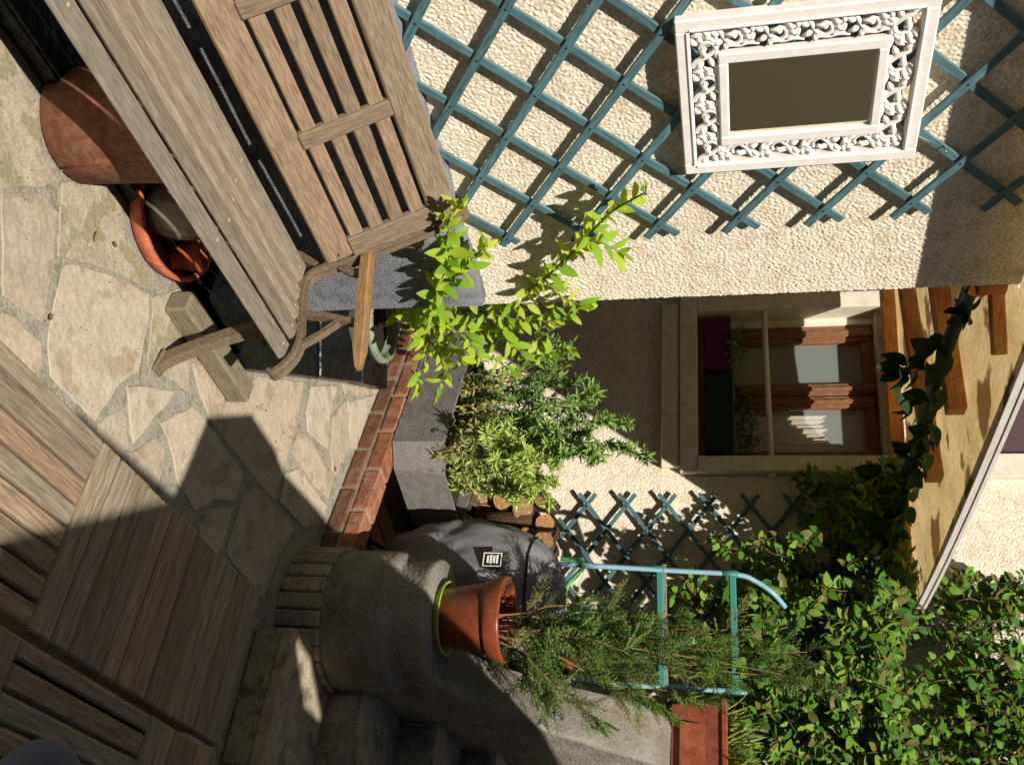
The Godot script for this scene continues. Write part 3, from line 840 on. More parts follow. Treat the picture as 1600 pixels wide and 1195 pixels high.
	for s1 in [-1, 1]:
		part("rim", bx(l + 0.03, 0.03, 0.02, 0.006), M.brown_plastic, t, at(0, hh, s1 * d / 2))
		part("rim", bx(0.02, 0.029, d, 0.006), M.brown_plastic, t, at(s1 * l / 2, hh, 0))
	part("raised_panel", bx(0.42, 0.15, 0.008, 0.003), M.brown_plastic, t, Transform3D(Basis(V(1, 0, 0), -0.08), V(0.0, 0.11, d / 2 - 0.008)))
	part("soil", bx(l * 0.93, 0.01, d * 0.88, 0.0), M.earth, t, at(0, hh - 0.03, 0))
	var gx := []; var gc := []
	for i in 420:
		var q := V(rnd(-0.28, 0.28), 0.21, rnd(-0.07, 0.07))
		gx.append(leaf_at(q, V(rnd(-0.6, 0.6), rnd(0.6, 1.4), rnd(-0.5, 0.7)), dir(), rnd(0.1, 0.22)))
		gc.append([Color(0.2, 0.26, 0.04), Color(0.13, 0.22, 0.04), Color(0.28, 0.28, 0.06)][i % 3])
	var gr := thing("trough_grass", "yellow-green grassy tuft growing in the brown trough", "plant", t.position)
	many("foliage", leaf_mesh(0.035, 0.3, 0.3, 0.3, 4), M.herb, gr, gx, gc)

# ---------------------------------------------------------------- bench
func bench() -> void:
	var b := thing("garden_bench", "weathered slatted wooden bench with iron scroll ends against the wall", "bench", V(-1.7, 0, -1.22))
	var o := b.position
	var L := 1.60
	var zc := -1.225 - o.z
	# seat: five slats, front one rounded
	var seat := [[-1.5435, 0.4265, 0.064, 0.13], [-1.611, 0.437, 0.061, -0.03], [-1.681, 0.427, 0.061, -0.17], [-1.752, 0.413, 0.061, -0.13], [-1.832, 0.406, 0.078, 0.02]]
	for i in 5:
		var s = seat[i]
		var xf := Transform3D(Basis(V(0, 0, 1), -s[3]), V(s[0] - o.x, s[1] - 0.012, zc))
		part("seat_slat", bx(s[2], 0.028, L, 0.0125), M.seat[i], b, xf)
		for z in [-1.985, -1.56, -0.9, -0.47]:
			part("bolt", lathe([Vector2(0.007, 0), Vector2(0.006, 0.003), Vector2(0.0, 0.0045)], 10), M.brass, b, Transform3D(xf.basis, xf * V(rnd(-0.004, 0.004), 0.0125, z + 1.225)))
	# back, leaning
	var lo := V(-1.873, 0.472, 0); var hi := V(-2.063, 0.858, 0)
	var u := (hi - lo).normalized()
	var n := V(u.y, -u.x, 0)
	var B := Basis(-n, u, V(0, 0, 1)) * Basis(Vector3.UP, 0.0)
	B = Basis(n, u, n.cross(u))
	var len := (hi - lo).length()
	var bt := func(d: float, z: float, off := 0.0) -> Transform3D: return Transform3D(B, lo + u * d + n * off + V(0, 0, z) - o)
	part("back_rail", bx(0.026, 0.086, L - 0.02, 0.006), M.back[0], b, bt.call(0.043, -1.225))
	part("back_rail", bx(0.026, 0.086, L - 0.02, 0.006), M.back[1], b, bt.call(len - 0.043, -1.225))
	var inner := len - 0.172
	for i in 4:
		part("back_slat", bx(0.016, 0.043, L - 0.08, 0.004), M.back[(i + 2) % 6], b, bt.call(0.086 + inner * (i + 0.5) / 4.0 + 0.0, -1.225, -0.002))
	for z in [-1.985, -1.575, -1.175, -0.785, -0.465]:
		var wide := 0.074 if z < -1.9 or z > -0.5 else 0.052
		part("back_post", bx(0.028, inner + 0.004, wide, 0.005), M.back_y[int(absf(z * 10)) % 4], b, bt.call(len / 2, z, 0.003))
	for z in [-1.99, -0.46]:
		for d in [0.045, len - 0.045]:
			part("bolt", lathe([Vector2(0.008, 0), Vector2(0.007, 0.003), Vector2(0, 0.005)], 10), M.brass, b, Transform3D(Basis(u.cross(V(0, 0, 1)), n, V(0, 0, 1)), lo + u * d + n * 0.013 + V(0, 0, z) - o))
	# iron ends
	var curve := [V(-2.125, 0.845, 0), V(-2.108, 0.868, 0), V(-2.083, 0.862, 0), V(-2.045, 0.81, 0), V(-1.978, 0.675, 0), V(-1.912, 0.54, 0), V(-1.885, 0.47, 0), V(-1.86, 0.422, 0), V(-1.82, 0.402, 0), V(-1.735, 0.411, 0), V(-1.66, 0.428, 0), V(-1.6, 0.441, 0), V(-1.545, 0.434, 0), V(-1.503, 0.41, 0), V(-1.484, 0.385, 0), V(-1.49, 0.372, 0)]
	var path := []
	for q in spline(curve, 4): path.append(Vector2(q.x - o.x, q.y))
	var leg := [V(-1.655, 0.42, 0), V(-1.66, 0.33, 0), V(-1.64, 0.235, 0), V(-1.61, 0.15, 0), V(-1.58, 0.085, 0), V(-1.555, 0.035, 0), V(-1.527, 0.0, 0)]
	var legp := []
	for q in spline(leg, 3): legp.append(Vector2(q.x - o.x, q.y))
	var rear := [V(-1.90, 0.425, 0), V(-1.95, 0.3, 0), V(-1.995, 0.15, 0), V(-2.03, 0.0, 0)]
	var rearp := []
	for q in spline(rear, 3): rearp.append(Vector2(q.x - o.x, q.y))
	for z in [-2.052, -0.40]:
		var zl: float = z - o.z
		var f := part("end_frame", strap(path, 0.013, zl - 0.022, zl + 0.022), M.iron, b)
		part("rib", strap(path.slice(8, 56), 0.024, zl - 0.004, zl + 0.004), M.iron, f)
		part("leg", strap(legp, 0.034, zl - 0.018, zl + 0.018), M.iron, b)
		part("foot", bx(0.075, 0.014, 0.048, 0.004), M.iron, f, Transform3D(Basis(V(0, 0, 1), -0.2), V(-1.535 - o.x, 0.009, zl)))
		part("leg", strap(rearp, 0.034, zl - 0.017, zl + 0.017), M.iron, b)
		part("arm_stay", strap([Vector2(-1.703 - o.x, 0.415), Vector2(-1.69 - o.x, 0.5), Vector2(-1.672 - o.x, 0.56), Vector2(-1.664 - o.x, 0.598)], 0.02, zl - 0.012, zl + 0.012), M.iron, b)
		part("arm_stay", strap([Vector2(-1.585 - o.x, 0.446), Vector2(-1.625 - o.x, 0.5), Vector2(-1.668 - o.x, 0.545)], 0.016, zl - 0.011, zl + 0.011), M.iron, b)
		part("bracket", strap([Vector2(-1.94 - o.x, 0.47), Vector2(-1.89 - o.x, 0.5), Vector2(-1.86 - o.x, 0.545), Vector2(-1.853 - o.x, 0.585)], 0.03, zl - 0.005, zl + 0.005), M.iron, b)
		part("armrest", arm_mesh(), M.arm, b, along(V(-2.0 - o.x, 0.572, zl), V(-1.50 - o.x, 0.642, zl)))

func arm_mesh() -> ArrayMesh:
	if not cache.has("arm"):
		var st := begin(true)
		var n := 9; var L := 0.505
		var rings := []
		for i in n:
			var t := float(i) / (n - 1)
			var w := 0.024 * (1.0 - 0.5 * pow(maxf(0, t - 0.86) / 0.14, 2.0))
			var h := 0.016 * (1.0 - 0.45 * pow(maxf(0, t - 0.86) / 0.14, 2.0))
			var z := (t - 0.5) * L
			rings.append([V(-w, -h, z), V(-w, h * 0.6, z), V(-w * 0.7, h, z), V(w * 0.7, h, z), V(w, h * 0.6, z), V(w, -h, z)])
		for i in n - 1:
			for k in 6:
				st.set_smooth_group(k)
				quad(st, rings[i][k], rings[i][(k + 1) % 6], rings[i + 1][(k + 1) % 6], rings[i + 1][k], V(0, 0, (rings[i][0].z + rings[i + 1][0].z) / 2))
		st.set_smooth_group(-1)
		for e in [0, n - 1]:
			for k in range(1, 5): tri(st, rings[e][0], rings[e][k], rings[e][k + 1], Vector3.ZERO)
		cache["arm"] = done(st)
	return cache["arm"]

# ---------------------------------------------------------------- table
func table() -> void:
	var o := V(-0.378, 0, -0.95)
	var t := thing("garden_table", "slatted wooden garden table with a split along its middle, partly in shade", "table", o)
	var y := 0.708
	var k := 0
	# half nearer the bench: slats lengthwise, then boards across
	var edges := [-0.687, -0.655, -0.614, -0.574, -0.538, -0.499, -0.459, -0.421, -0.385]
	for i in 8:
		var w: float = edges[i + 1] - edges[i] - 0.0055
		part("slat", bx(w, 0.022, 0.90, 0.003), M.table[i], t, at((edges[i] + edges[i + 1]) / 2 - o.x, y + rnd(-0.0012, 0.0012), -0.66 - o.z))
	var cross := [-1.113, -1.166, -1.211, -1.256, -1.301, -1.344, -1.389, -1.434, -1.502, -1.551, -1.602, -1.652, -1.713]
	for i in 12:
		var w: float = cross[i] - cross[i + 1] - 0.0025
		var m: Material = M.table[(i * 3) % 8]
		part("board", bx(w, 0.022, 0.302, 0.0035), m, t, Transform3D(Basis(Vector3.UP, PI / 2), V(-0.535 - o.x, y + rnd(-0.0012, 0.0012), (cross[i] + cross[i + 1]) / 2 - o.z)))
	# half nearer the viewer
	var e2 := [-0.372, -0.342, -0.302, -0.263, -0.222, -0.183, -0.144, -0.105, -0.07]
	part("board", bx(0.05, 0.022, 0.302, 0.0035), M.table[1], t, Transform3D(Basis(Vector3.UP, PI / 2), V(-0.221 - o.x, y, -1.086 - o.z)))
	for i in 8:
		var w: float = e2[i + 1] - e2[i] - 0.006
		part("slat", bx(w, 0.022, 0.352 + (0.0 if i != 0 else 0.0), 0.003), M.table[(i * 5 + 1) % 8], t, at((e2[i] + e2[i + 1]) / 2 - o.x, y + rnd(-0.001, 0.001), -1.289 - o.z))
		part("slat", bx(w, 0.022, 0.84, 0.003), M.table[(i * 3 + 2) % 8], t, at((e2[i] + e2[i + 1]) / 2 - o.x, y, -0.638 - o.z))
	var c2 := [-1.467, -1.508, -1.55, -1.596, -1.637, -1.694, -1.713]
	for i in 6:
		var w: float = c2[i] - c2[i + 1] - 0.0025
		part("board", bx(w, 0.022, 0.302, 0.0035), M.table[(i + 3) % 8], t, Transform3D(Basis(Vector3.UP, PI / 2), V(-0.221 - o.x, y, (c2[i] + c2[i + 1]) / 2 - o.z)))
	for x in [-0.655, -0.41, -0.345, -0.10]:
		part("under_rail", bx(0.03, 0.045, 1.44, 0.003), M.table[2], t, at(x - o.x, y - 0.034, -0.95 - o.z))
	for x in [-0.64, -0.12]:
		for z in [-0.3, -1.62]:
			part("leg", bx(0.05, 0.66, 0.05, 0.004), M.table[3], t, at(x - o.x, 0.33, z - o.z))
	solo("dish", lathe([Vector2(0.0, 0.004), Vector2(0.085, 0.0), Vector2(0.09, 0.004), Vector2(0.128, 0.022), Vector2(0.13, 0.026), Vector2(0.126, 0.027), Vector2(0.088, 0.01), Vector2(0.0, 0.008)], 48), mat(Color(0.36, 0.38, 0.43), 0.4), "round slate-grey dish on the shaded half of the wooden table", "dish", at(-0.137, 0.721, -1.225))

# ---------------------------------------------------------------- under and beside the bench
func pot_mesh(rb: float, rt: float, h: float, lip: float, thick := 0.012) -> ArrayMesh:
	return lathe([Vector2(0, 0), Vector2(rb * 0.92, 0), Vector2(rb, 0.008), Vector2(lerpf(rb, rt, 0.5), h * 0.5), Vector2(rt, h - lip), Vector2(rt + 0.003, h - lip - 0.002), Vector2(rt + thick * 0.55, h - lip + 0.004), Vector2(rt + thick * 0.75, h - 0.006), Vector2(rt + thick * 0.4, h), Vector2(rt - thick * 0.5, h), Vector2(rt - thick, h - 0.008), Vector2(rb * 0.9, 0.03), Vector2(0, 0.03)], 48)

func under_bench() -> void:
	# black slate slabs along the foot of the wall
	var slabs := [[-1.79, -2.06, -1.76, -2.40, -2.05, -2.86, -2.44, -2.62, -2.09, -2.42, -2.09, -2.06], [-2.06, -2.875, -2.30, -3.255, -2.62, -2.98, -2.45, -2.635], [-2.305, -3.265, -2.46, -3.54, -2.86, -3.30, -2.63, -2.99], [-1.82, -0.9, -1.82, -2.05, -2.09, -2.05, -2.09, -0.9]]
	var lab := ["black slate slab under the free end of the bench", "black slate slab carrying the sage green pot", "outermost black slate slab, touching the low brick wall", "black slate slab beneath the bench along the wall"]
	for i in 4:
		solo("slate_slab", slab(poly(slabs[i]), 0.004, [0.075, 0.083, 0.076, 0.05][i], 0.006), M.slate, lab[i], "slab", Transform3D(), "black slate slabs at the foot of the wall")
	# timber lengths in front of them
	solo("timber_sleeper", bx(0.08, 0.08, 0.47, 0.008), M.sleeper[0], "weathered timber block lying on the paving by the bench's front leg", "timber block", along(V(-1.715, 0.045, -1.975), V(-1.69, 0.045, -2.445)))
	solo("clay_pot", pot_mesh(0.148, 0.162, 0.33, 0.05), M.clay_old, "large weathered terracotta pot half under the front of the bench", "pot", at(-1.835, 0.0, -1.41))
	var tray := lathe([Vector2(0, 0.004), Vector2(0.185, 0.004), Vector2(0.192, 0.008), Vector2(0.207, 0.052), Vector2(0.204, 0.056), Vector2(0.193, 0.056), Vector2(0.19, 0.05), Vector2(0.178, 0.016), Vector2(0, 0.014)], 56)
	solo("clay_tray", tray, M.clay_plastic, "wide round terracotta saucer holding small pots under the bench", "saucer", at(-1.93, 0.002, -1.83))
	solo("glazed_pot", lathe([Vector2(0, 0), Vector2(0.055, 0), Vector2(0.068, 0.006), Vector2(0.085, 0.06), Vector2(0.093, 0.11), Vector2(0.092, 0.16), Vector2(0.083, 0.2), Vector2(0.078, 0.205), Vector2(0.073, 0.2), Vector2(0.08, 0.12), Vector2(0.06, 0.02), Vector2(0, 0.018)], 40), M.glaze, "shiny grey glazed pot standing in the terracotta saucer", "pot", Transform3D(Basis(V(0, 0, 1), 0.06), V(-1.865, 0.018, -1.755)))
	solo("small_clay_pot", pot_mesh(0.036, 0.05, 0.095, 0.02, 0.006), M.clay, "little plain terracotta pot tipped over beside the glazed pot", "pot", Transform3D(Basis(V(0, 0, 1), 0.28) * Basis(V(1, 0, 0), -0.2), V(-1.825, 0.018, -1.91)))
	for c in [[V(-1.868, 0.03, -1.06), V(-1.868, 0.035, -1.31), "long thin bamboo cane lying under the bench by the big pot"], [V(-1.935, 0.06, -1.24), V(-1.935, 0.06, -1.36), "short thin bamboo cane lying behind the long one"], [V(-1.925, 0.06, -2.05), V(-1.945, 0.085, -2.24), "thin bamboo cane on the slate under the bench end"]]:
		solo("bamboo_cane", tube([c[0], (c[0] + c[1]) / 2 + V(0.002, 0.002, 0), c[1]], 0.0035, -1, 6), M.sleeper[3], c[2], "cane")
	# dry leaves on the paving
	var dry := [[-1.36, -1.60, 0.4], [-1.68, -1.70, 1.2], [-1.9, -3.35, 2.0], [-1.97, -3.40, 0.7], [-1.62, -1.62, 2.6], [-1.3, -2.85, 1.8]]
	for i in dry.size():
		var d = dry[i]
		solo("fallen_leaf", leaf_mesh(0.22, 0.45, 0.35, -0.25, 5), M.twig, ["curled brown leaf fallen on the large flagstone", "curled brown leaf by the terracotta saucer", "dry leaf on the flagstone next to the low brick wall", "second dry leaf, nearer the low brick wall corner", "small dry leaf on the mossy flagstone", "dry leaf on shaded flagstone by the table corner"][i], "leaf", leaf_at(V(d[0], 0.011, d[1]), V(cos(d[2]), 0.05, sin(d[2])), Vector3.UP, 0.034))

# ---------------------------------------------------------------- trellises
func lattice(t: Node3D, O: Vector2, e1: Vector2, e2: Vector2, box: Rect2, wide: float, place: Callable) -> void:
	# slats along e1 lie behind, slats along e2 in front
	for fam in 2:
		var a := e1 if fam == 0 else e2
		var b := e2 if fam == 0 else e1
		for i in range(-24, 25):
			var lo := -99.0; var hi := 99.0
			var p := O + b * i
			for ax in 2:
				var t0 := (box.position[ax] - p[ax]) / a[ax]
				var t1 := (box.end[ax] - p[ax]) / a[ax]
				lo = maxf(lo, minf(t0, t1)); hi = minf(hi, maxf(t0, t1))
			if hi - lo < 0.55: continue
			# ends project a little past the last crossing
			var first := ceilf(lo); var last := floorf(hi)
			if last < first: continue
			lo = maxf(lo, first - 0.42); hi = minf(hi, last + 0.42)
			var q0 := p + a * lo; var q1 := p + a * hi
			var z := 0.007 if fam == 0 else 0.017
			var s := part("slat", bx(wide, 0.0095, (q1 - q0).length(), 0.0015), M.slat[(i + 30) % 5], t, place.call(q0, q1, z))
			if fam == 1:
				for k in range(int(first), int(last) + 1):
					part("nail", lathe([Vector2(0.0042, 0), Vector2(0.0032, 0.0012), Vector2(0, 0.0018)], 6), M.nail, s, at(0, 0.0048, (k - (lo + hi) / 2) * a.length()))

func trellises() -> void:
	var t := thing("wall_trellis", "large blue-green diamond trellis fixed to the wall behind the bench", "trellis", V(-2.132, 0, -1.935), Basis(), "blue-green wooden trellises")
	lattice(t, Vector2(0, 0.942), Vector2(-0.129, 0.135), Vector2(0.141, 0.108), Rect2(-0.30, 0.76, 1.35, 1.72), 0.0245, func(a: Vector2, b: Vector2, z: float) -> Transform3D:
		return along(V(z, a.y, a.x), V(z, b.y, b.x), V(1, 0, 0)))
	var r := thing("window_trellis", "smaller blue-green diamond trellis on the wall right below the window corner", "trellis", W.origin + W.basis * V(0, 0, 0.03), W.basis, "blue-green wooden trellises")
	lattice(r, Vector2(-1.10, 0.952), Vector2(-0.149, 0.1155), Vector2(0.149, 0.1155), Rect2(-1.315, 0.62, 0.95, 1.62), 0.024, func(a: Vector2, b: Vector2, z: float) -> Transform3D:
		return along(V(a.x, a.y, z), V(b.x, b.y, z), V(0, 0, 1)))

# ---------------------------------------------------------------- mirror
func scroll_mesh(l: float, w: float) -> ArrayMesh:
	# one turn of carved acanthus, l long on x, w high on y
	var key := "s%.3f" % w
	if cache.has(key): return cache[key]
	var st := begin(true)
	var spiral := []
	for i in 15:
		var t := i / 14.0
		var a := -2.3 + t * 5.4
		var r := lerpf(0.40, 0.10, t) * w
		spiral.append(V(l * 0.44 + cos(a) * r * 1.05, -w * 0.02 + sin(a) * r, 0.003))
	put_tube(st, spiral, w * 0.105, w * 0.06, 8, 0.9)
	put_tube(st, [V(l * 0.44 - 0.26 * w, w * 0.05, 0.004), V(l * 0.44 - 0.02 * w, w * 0.1, 0.007), V(l * 0.44 + 0.1 * w, 0, 0.008)], w * 0.12, w * 0.1, 7)
	var stem := [V(-l * 0.06, w * 0.42, 0), V(l * 0.12, w * 0.30, 0.002), V(l * 0.26, -w * 0.12, 0.003), V(l * 0.5, -w * 0.42, 0.002), V(l * 0.78, -w * 0.36, 0.002), V(l * 1.02, -w * 0.44, 0.0)]
	put_tube(st, spline(stem, 3), w * 0.11, w * 0.085, 8, 0.9)
	put_tube(st, spline([V(l * 0.62, -w * 0.36, 0), V(l * 0.82, -w * 0.05, 0.004), V(l * 0.93, w * 0.36, 0.002)], 3), w * 0.13, w * 0.05, 8, 0.9)
	for f in [[0.58, 0.30, 0.5, 0.42], [0.64, 0.16, 0.1, 0.44], [0.70, -0.04, -0.3, 0.40], [0.10, 0.12, 2.6, 0.44], [0.18, -0.16, 3.5, 0.44], [0.30, -0.30, 4.2, 0.36], [0.88, 0.12, 1.75, 0.4], [0.80, -0.22, 0.9, 0.42]]:
		var p := V(l * f[0], w * f[1], 0.002)
		var d := V(cos(f[2]), sin(f[2]), 0.0)
		var sd := V(-d.y, d.x, 0)
		var n := 5
		var rows_ := []
		for q in n + 1:
			var t := float(q) / n
			var hw: float = w * 0.105 * sin(PI * pow(t, 0.7)) + 0.0005
			var cc: Vector3 = p + d * w * f[3] * (t - 0.15) + V(0, 0, w * 0.12 * sin(t * PI * 0.8))
			rows_.append([cc - sd * hw - V(0, 0, 0.006), cc - sd * hw, cc + V(0, 0, hw * 0.55), cc + sd * hw, cc + sd * hw - V(0, 0, 0.006)])
		for q in n:
			for k in 4:
				quad(st, rows_[q][k], rows_[q][k + 1], rows_[q + 1][k + 1], rows_[q + 1][k], (rows_[q][0] + rows_[q + 1][4]) * 0.5 - V(0, 0, 0.004))
	cache[key] = done(st)
	return cache[key]

func mirror() -> void:
	var B := Basis(V(0, 0, -1), Vector3.UP, V(1, 0, 0)) * Basis(V(0, 0, 1), 0.008)
	var m := thing("wall_mirror", "white mirror with pierced scroll-carved frame hung over the trellis", "mirror", V(-2.103, 1.853, -1.70), B)
	var hw := 0.2525; var hh := 0.3085
	for s in [-1, 1]:
		part("outer_rail", bx(0.036, 2 * hh, 0.034, 0.004), M.white, m, at(s * (hw - 0.018), 0, 0))
		part("outer_rail", bx(2 * hw - 0.0715, 0.036, 0.034, 0.004), M.white, m, at(0, s * (hh - 0.018), 0))
		part("moulding", bx(0.007, 2 * hh - 0.07, 0.042, 0.002), M.white, m, at(s * (hw - 0.030), 0, 0))
		part("moulding", bx(2 * hw - 0.07, 0.007, 0.0415, 0.002), M.white, m, at(0, s * (hh - 0.030), 0))
		part("inner_rail", bx(0.031, 0.412, 0.024, 0.004), M.white, m, at(s * 0.135 + 0.005, 0, 0.006))
		part("inner_rail", bx(0.2385, 0.026, 0.0235, 0.004), M.white, m, at(0.005, s * 0.193, 0.006))
	part("mirror_glass", bx(0.242, 0.364, 0.004, 0.0), M.mirror, m, at(0.005, 0, 0.002))
	part("back_board", bx(0.27, 0.39, 0.006, 0.0), M.window_wood, m, at(0.005, 0, -0.006))
	# carved bands
	var lw := 0.072
	for i in 4:
		var l := 0.1075
		var x := -hw + 0.038 + i * l
		part("carved_scroll", scroll_mesh(0.1075, lw), M.white, m, Transform3D(Basis(), V(x, hh - 0.072, 0.0)))
		part("carved_scroll", scroll_mesh(0.1075, lw), M.white, m, Transform3D(Basis(V(0, 0, 1), PI), V(-x, -hh + 0.072, 0.0)))
		var y := -hh + 0.105 + i * 0.1075
		part("carved_scroll", scroll_mesh(0.1075, 0.066), M.white, m, Transform3D(Basis(V(0, 0, 1), PI / 2), V(-hw + 0.066, y - 0.01, 0.0)))
		part("carved_scroll", scroll_mesh(0.1075, 0.066), M.white, m, Transform3D(Basis(V(0, 0, 1), -PI / 2), V(hw - 0.066, -y + 0.01, 0.0)))
	var wire := part("hanging_wire", tube([V(0.18, 0.30, 0.0), V(0.215, 0.345, -0.004), V(0.245, 0.385, -0.006)], 0.0012, -1, 5), M.zinc, m)
	part("hook", tube([V(0.245, 0.385, -0.016), V(0.245, 0.388, 0.012)], 0.0025, -1, 6), M.zinc, wire)

# ---------------------------------------------------------------- plants
# the first 300 leaves of a plant are parts of their own, the rest one joined part
var leaf_count := {}
var leaf_rest := {}
func keep_leaf(name_: String, mesh: Array, mats: Array, parent: Node3D, xf: Transform3D) -> void:
	var id := parent.get_instance_id()
	leaf_count[id] = leaf_count.get(id, 0) + 1
	var m := rng.randi() % mesh.size(); var k := rng.randi() % mats.size()
	if leaf_count[id] <= 300:
		part(name_, mesh[m], mats[k], parent, xf)
	else:
		if not leaf_rest.has(id): leaf_rest[id] = {}
		if not leaf_rest[id].has(k): leaf_rest[id][k] = []
		leaf_rest[id][k].append(xf)

func rest_leaves(parent: Node3D, mesh: Array, mats: Array) -> void:
	var r: Dictionary = leaf_rest.get(parent.get_instance_id(), {})
	for k in r: many("foliage", mesh[k % mesh.size()], mats[k], parent, r[k])

# leaves along a branch: each leaf its own part
func leafy(parent: Node3D, br: Array, gap: float, size: Vector2, mesh: Array, mats: Array, spread := 0.9, from := 0.15, name_ := "leaf") -> void:
	var pts := spline(br, 6)
	var run := 0.0
	var total := 0.0
	for i in pts.size() - 1: total += (pts[i + 1] - pts[i]).length()
	var next := total * from
	var turn := rnd(0, TAU)
	for i in pts.size() - 1:
		var a: Vector3 = pts[i]; var b: Vector3 = pts[i + 1]
		var l := (b - a).length()
		while next <= run + l:
			var p := a.lerp(b, (next - run) / l)
			var t := (b - a).normalized()
			turn += 2.4 + rnd(-0.4, 0.4)
			var s := t.cross(Vector3.UP if absf(t.y) < 0.9 else Vector3.RIGHT).normalized()
			var side := s.rotated(t, turn)
			var d := (side * spread + t * rnd(0.35, 0.9) + V(0, rnd(-0.15, 0.3), 0)).normalized()
			var k := next / total
			keep_leaf(name_, mesh, mats, parent, leaf_at(p, d, Vector3.UP * 0.8 + dir() * 0.45 + V(0.5, 0, 0.5), rnd(size.x, size.y) * (1.0 if k < 0.8 else 0.85)))
			next += gap * rnd(0.7, 1.3)
		run += l
	for k in 3:
		var e: Vector3 = pts[pts.size() - 1]
		var t2: Vector3 = (e - pts[pts.size() - 3]).normalized()
		keep_leaf(name_, mesh, mats, parent, leaf_at(e, t2 + dir() * 0.75, Vector3.UP + dir() * 0.5, rnd(size.x, size.y) * 0.9))

func green_pot() -> void:
	var p := V(-2.485, 0.079, -3.075)
	solo("sage_pot", lathe([Vector2(0, 0), Vector2(0.115, 0), Vector2(0.122, 0.008), Vector2(0.148, 0.082), Vector2(0.151, 0.09), Vector2(0.163, 0.094), Vector2(0.175, 0.106), Vector2(0.176, 0.118), Vector2(0.169, 0.13), Vector2(0.157, 0.133), Vector2(0.148, 0.126), Vector2(0.143, 0.11), Vector2(0.138, 0.08), Vector2(0, 0.08)], 56), M.sage, "round sage green plastic pot with rolled rim beside the bench", "pot", Transform3D(Basis(), p))
	var s := thing("lemon_shrub", "leggy shrub with glossy yellow-green leaves growing in the sage pot", "shrub", p + V(0, 0.08, 0))
	var o := s.position
	part("soil", lathe([Vector2(0.142, 0.0), Vector2(0.1, 0.012), Vector2(0, 0.016)], 24, 0.05), M.earth, s, at(0, 0.001, 0))
	var br := [
		[V(-2.49, 0.16, -3.075), V(-2.420, 0.392, -2.960), V(-2.340, 0.629, -2.832), V(-2.280, 0.764, -2.785)],
		[V(-2.280, 0.764, -2.785), V(-2.200, 0.895, -2.619), V(-2.095, 1.061, -2.385), V(-2.05, 1.199, -2.200), V(-2.020, 1.321, -2.028), V(-2.000, 1.433, -1.932)],
		[V(-2.280, 0.764, -2.785), V(-2.250, 0.904, -2.794), V(-2.240, 1.030, -2.788), V(-2.240, 1.125, -2.717)],
		[V(-2.280, 0.781, -2.826), V(-2.270, 0.816, -2.979), V(-2.270, 0.908, -3.048), V(-2.270, 1.031, -3.010)],
		[V(-2.420, 0.392, -2.960), V(-2.2, 0.60, -2.66), V(-2.06, 0.68, -2.42), V(-2.010, 0.811, -2.139), V(-1.980, 0.846, -1.986), V(-1.960, 0.91, -1.89)],
		[V(-2.06, 0.68, -2.42), V(-2.04, 0.823, -2.249), V(-2.020, 0.927, -2.133)],
		[V(-2.420, 0.386, -2.981), V(-2.330, 0.415, -3.086), V(-2.260, 0.349, -3.210)],
		[V(-2.420, 0.359, -2.980), V(-2.300, 0.488, -3.093), V(-2.200, 0.469, -3.174)],
		[V(-2.380, 0.500, -2.895), V(-2.300, 0.645, -3.011), V(-2.280, 0.778, -3.168)],
		[V(-2.470, 0.260, -3.02), V(-2.380, 0.399, -2.78), V(-2.30, 0.446, -2.62)],
		[V(-2.370, 0.531, -2.884), V(-2.300, 0.637, -2.70), V(-2.21, 0.78, -2.61)],
		[V(-2.340, 0.629, -2.832), V(-2.300, 0.704, -2.929), V(-2.260, 0.844, -2.843)],
		[V(-2.095, 1.061, -2.385), V(-2.08, 1.10, -2.45), V(-2.07, 1.17, -2.50)],
		[V(-2.400, 0.430, -2.937), V(-2.320, 0.523, -2.946), V(-2.270, 0.585, -3.056)],
		[V(-2.280, 0.764, -2.785), V(-2.220, 0.856, -2.678), V(-2.200, 1.000, -2.625), V(-2.190, 1.092, -2.59)],
		[V(-2.05, 1.199, -2.200), V(-2.035, 1.266, -2.151), V(-2.03, 1.330, -2.198)],
		[V(-2.430, 0.357, -2.979), V(-2.350, 0.471, -2.79), V(-2.30, 0.537, -2.67)],
		[V(-2.33, 0.65, -2.82), V(-2.24, 0.66, -2.86), V(-2.18, 0.70, -2.92)],
		[V(-2.40, 0.45, -2.93), V(-2.30, 0.43, -2.85), V(-2.22, 0.47, -2.83)]]
	var lm := [leaf_mesh(0.215, 0.45, 0.25, 0.22), leaf_mesh(0.225, 0.47, 0.4, 0.1), leaf_mesh(0.2, 0.47, 0.15, 0.35), leaf_mesh(0.21, 0.44, 0.6, 0.2), leaf_mesh(0.17, 0.5, 0.3, 0.5, 7), leaf_mesh(0.24, 0.42, 0.75, -0.12, 7)]
	for i in br.size():
		var loc := []
		for q in br[i]: loc.append(q - o)
		var r0: float = 0.008 if i == 0 else (0.0055 if i == 1 else 0.0035)
		part("branch", tube(spline(loc, 4), r0, r0 * 0.5, 7), M.stem, s)
		leafy(s, loc, 0.016 if i != 1 else 0.019, Vector2(0.045, 0.088), lm, M.lemon, 0.9, 0.3 if i == 0 else 0.1)
	rest_leaves(s, lm, M.lemon)

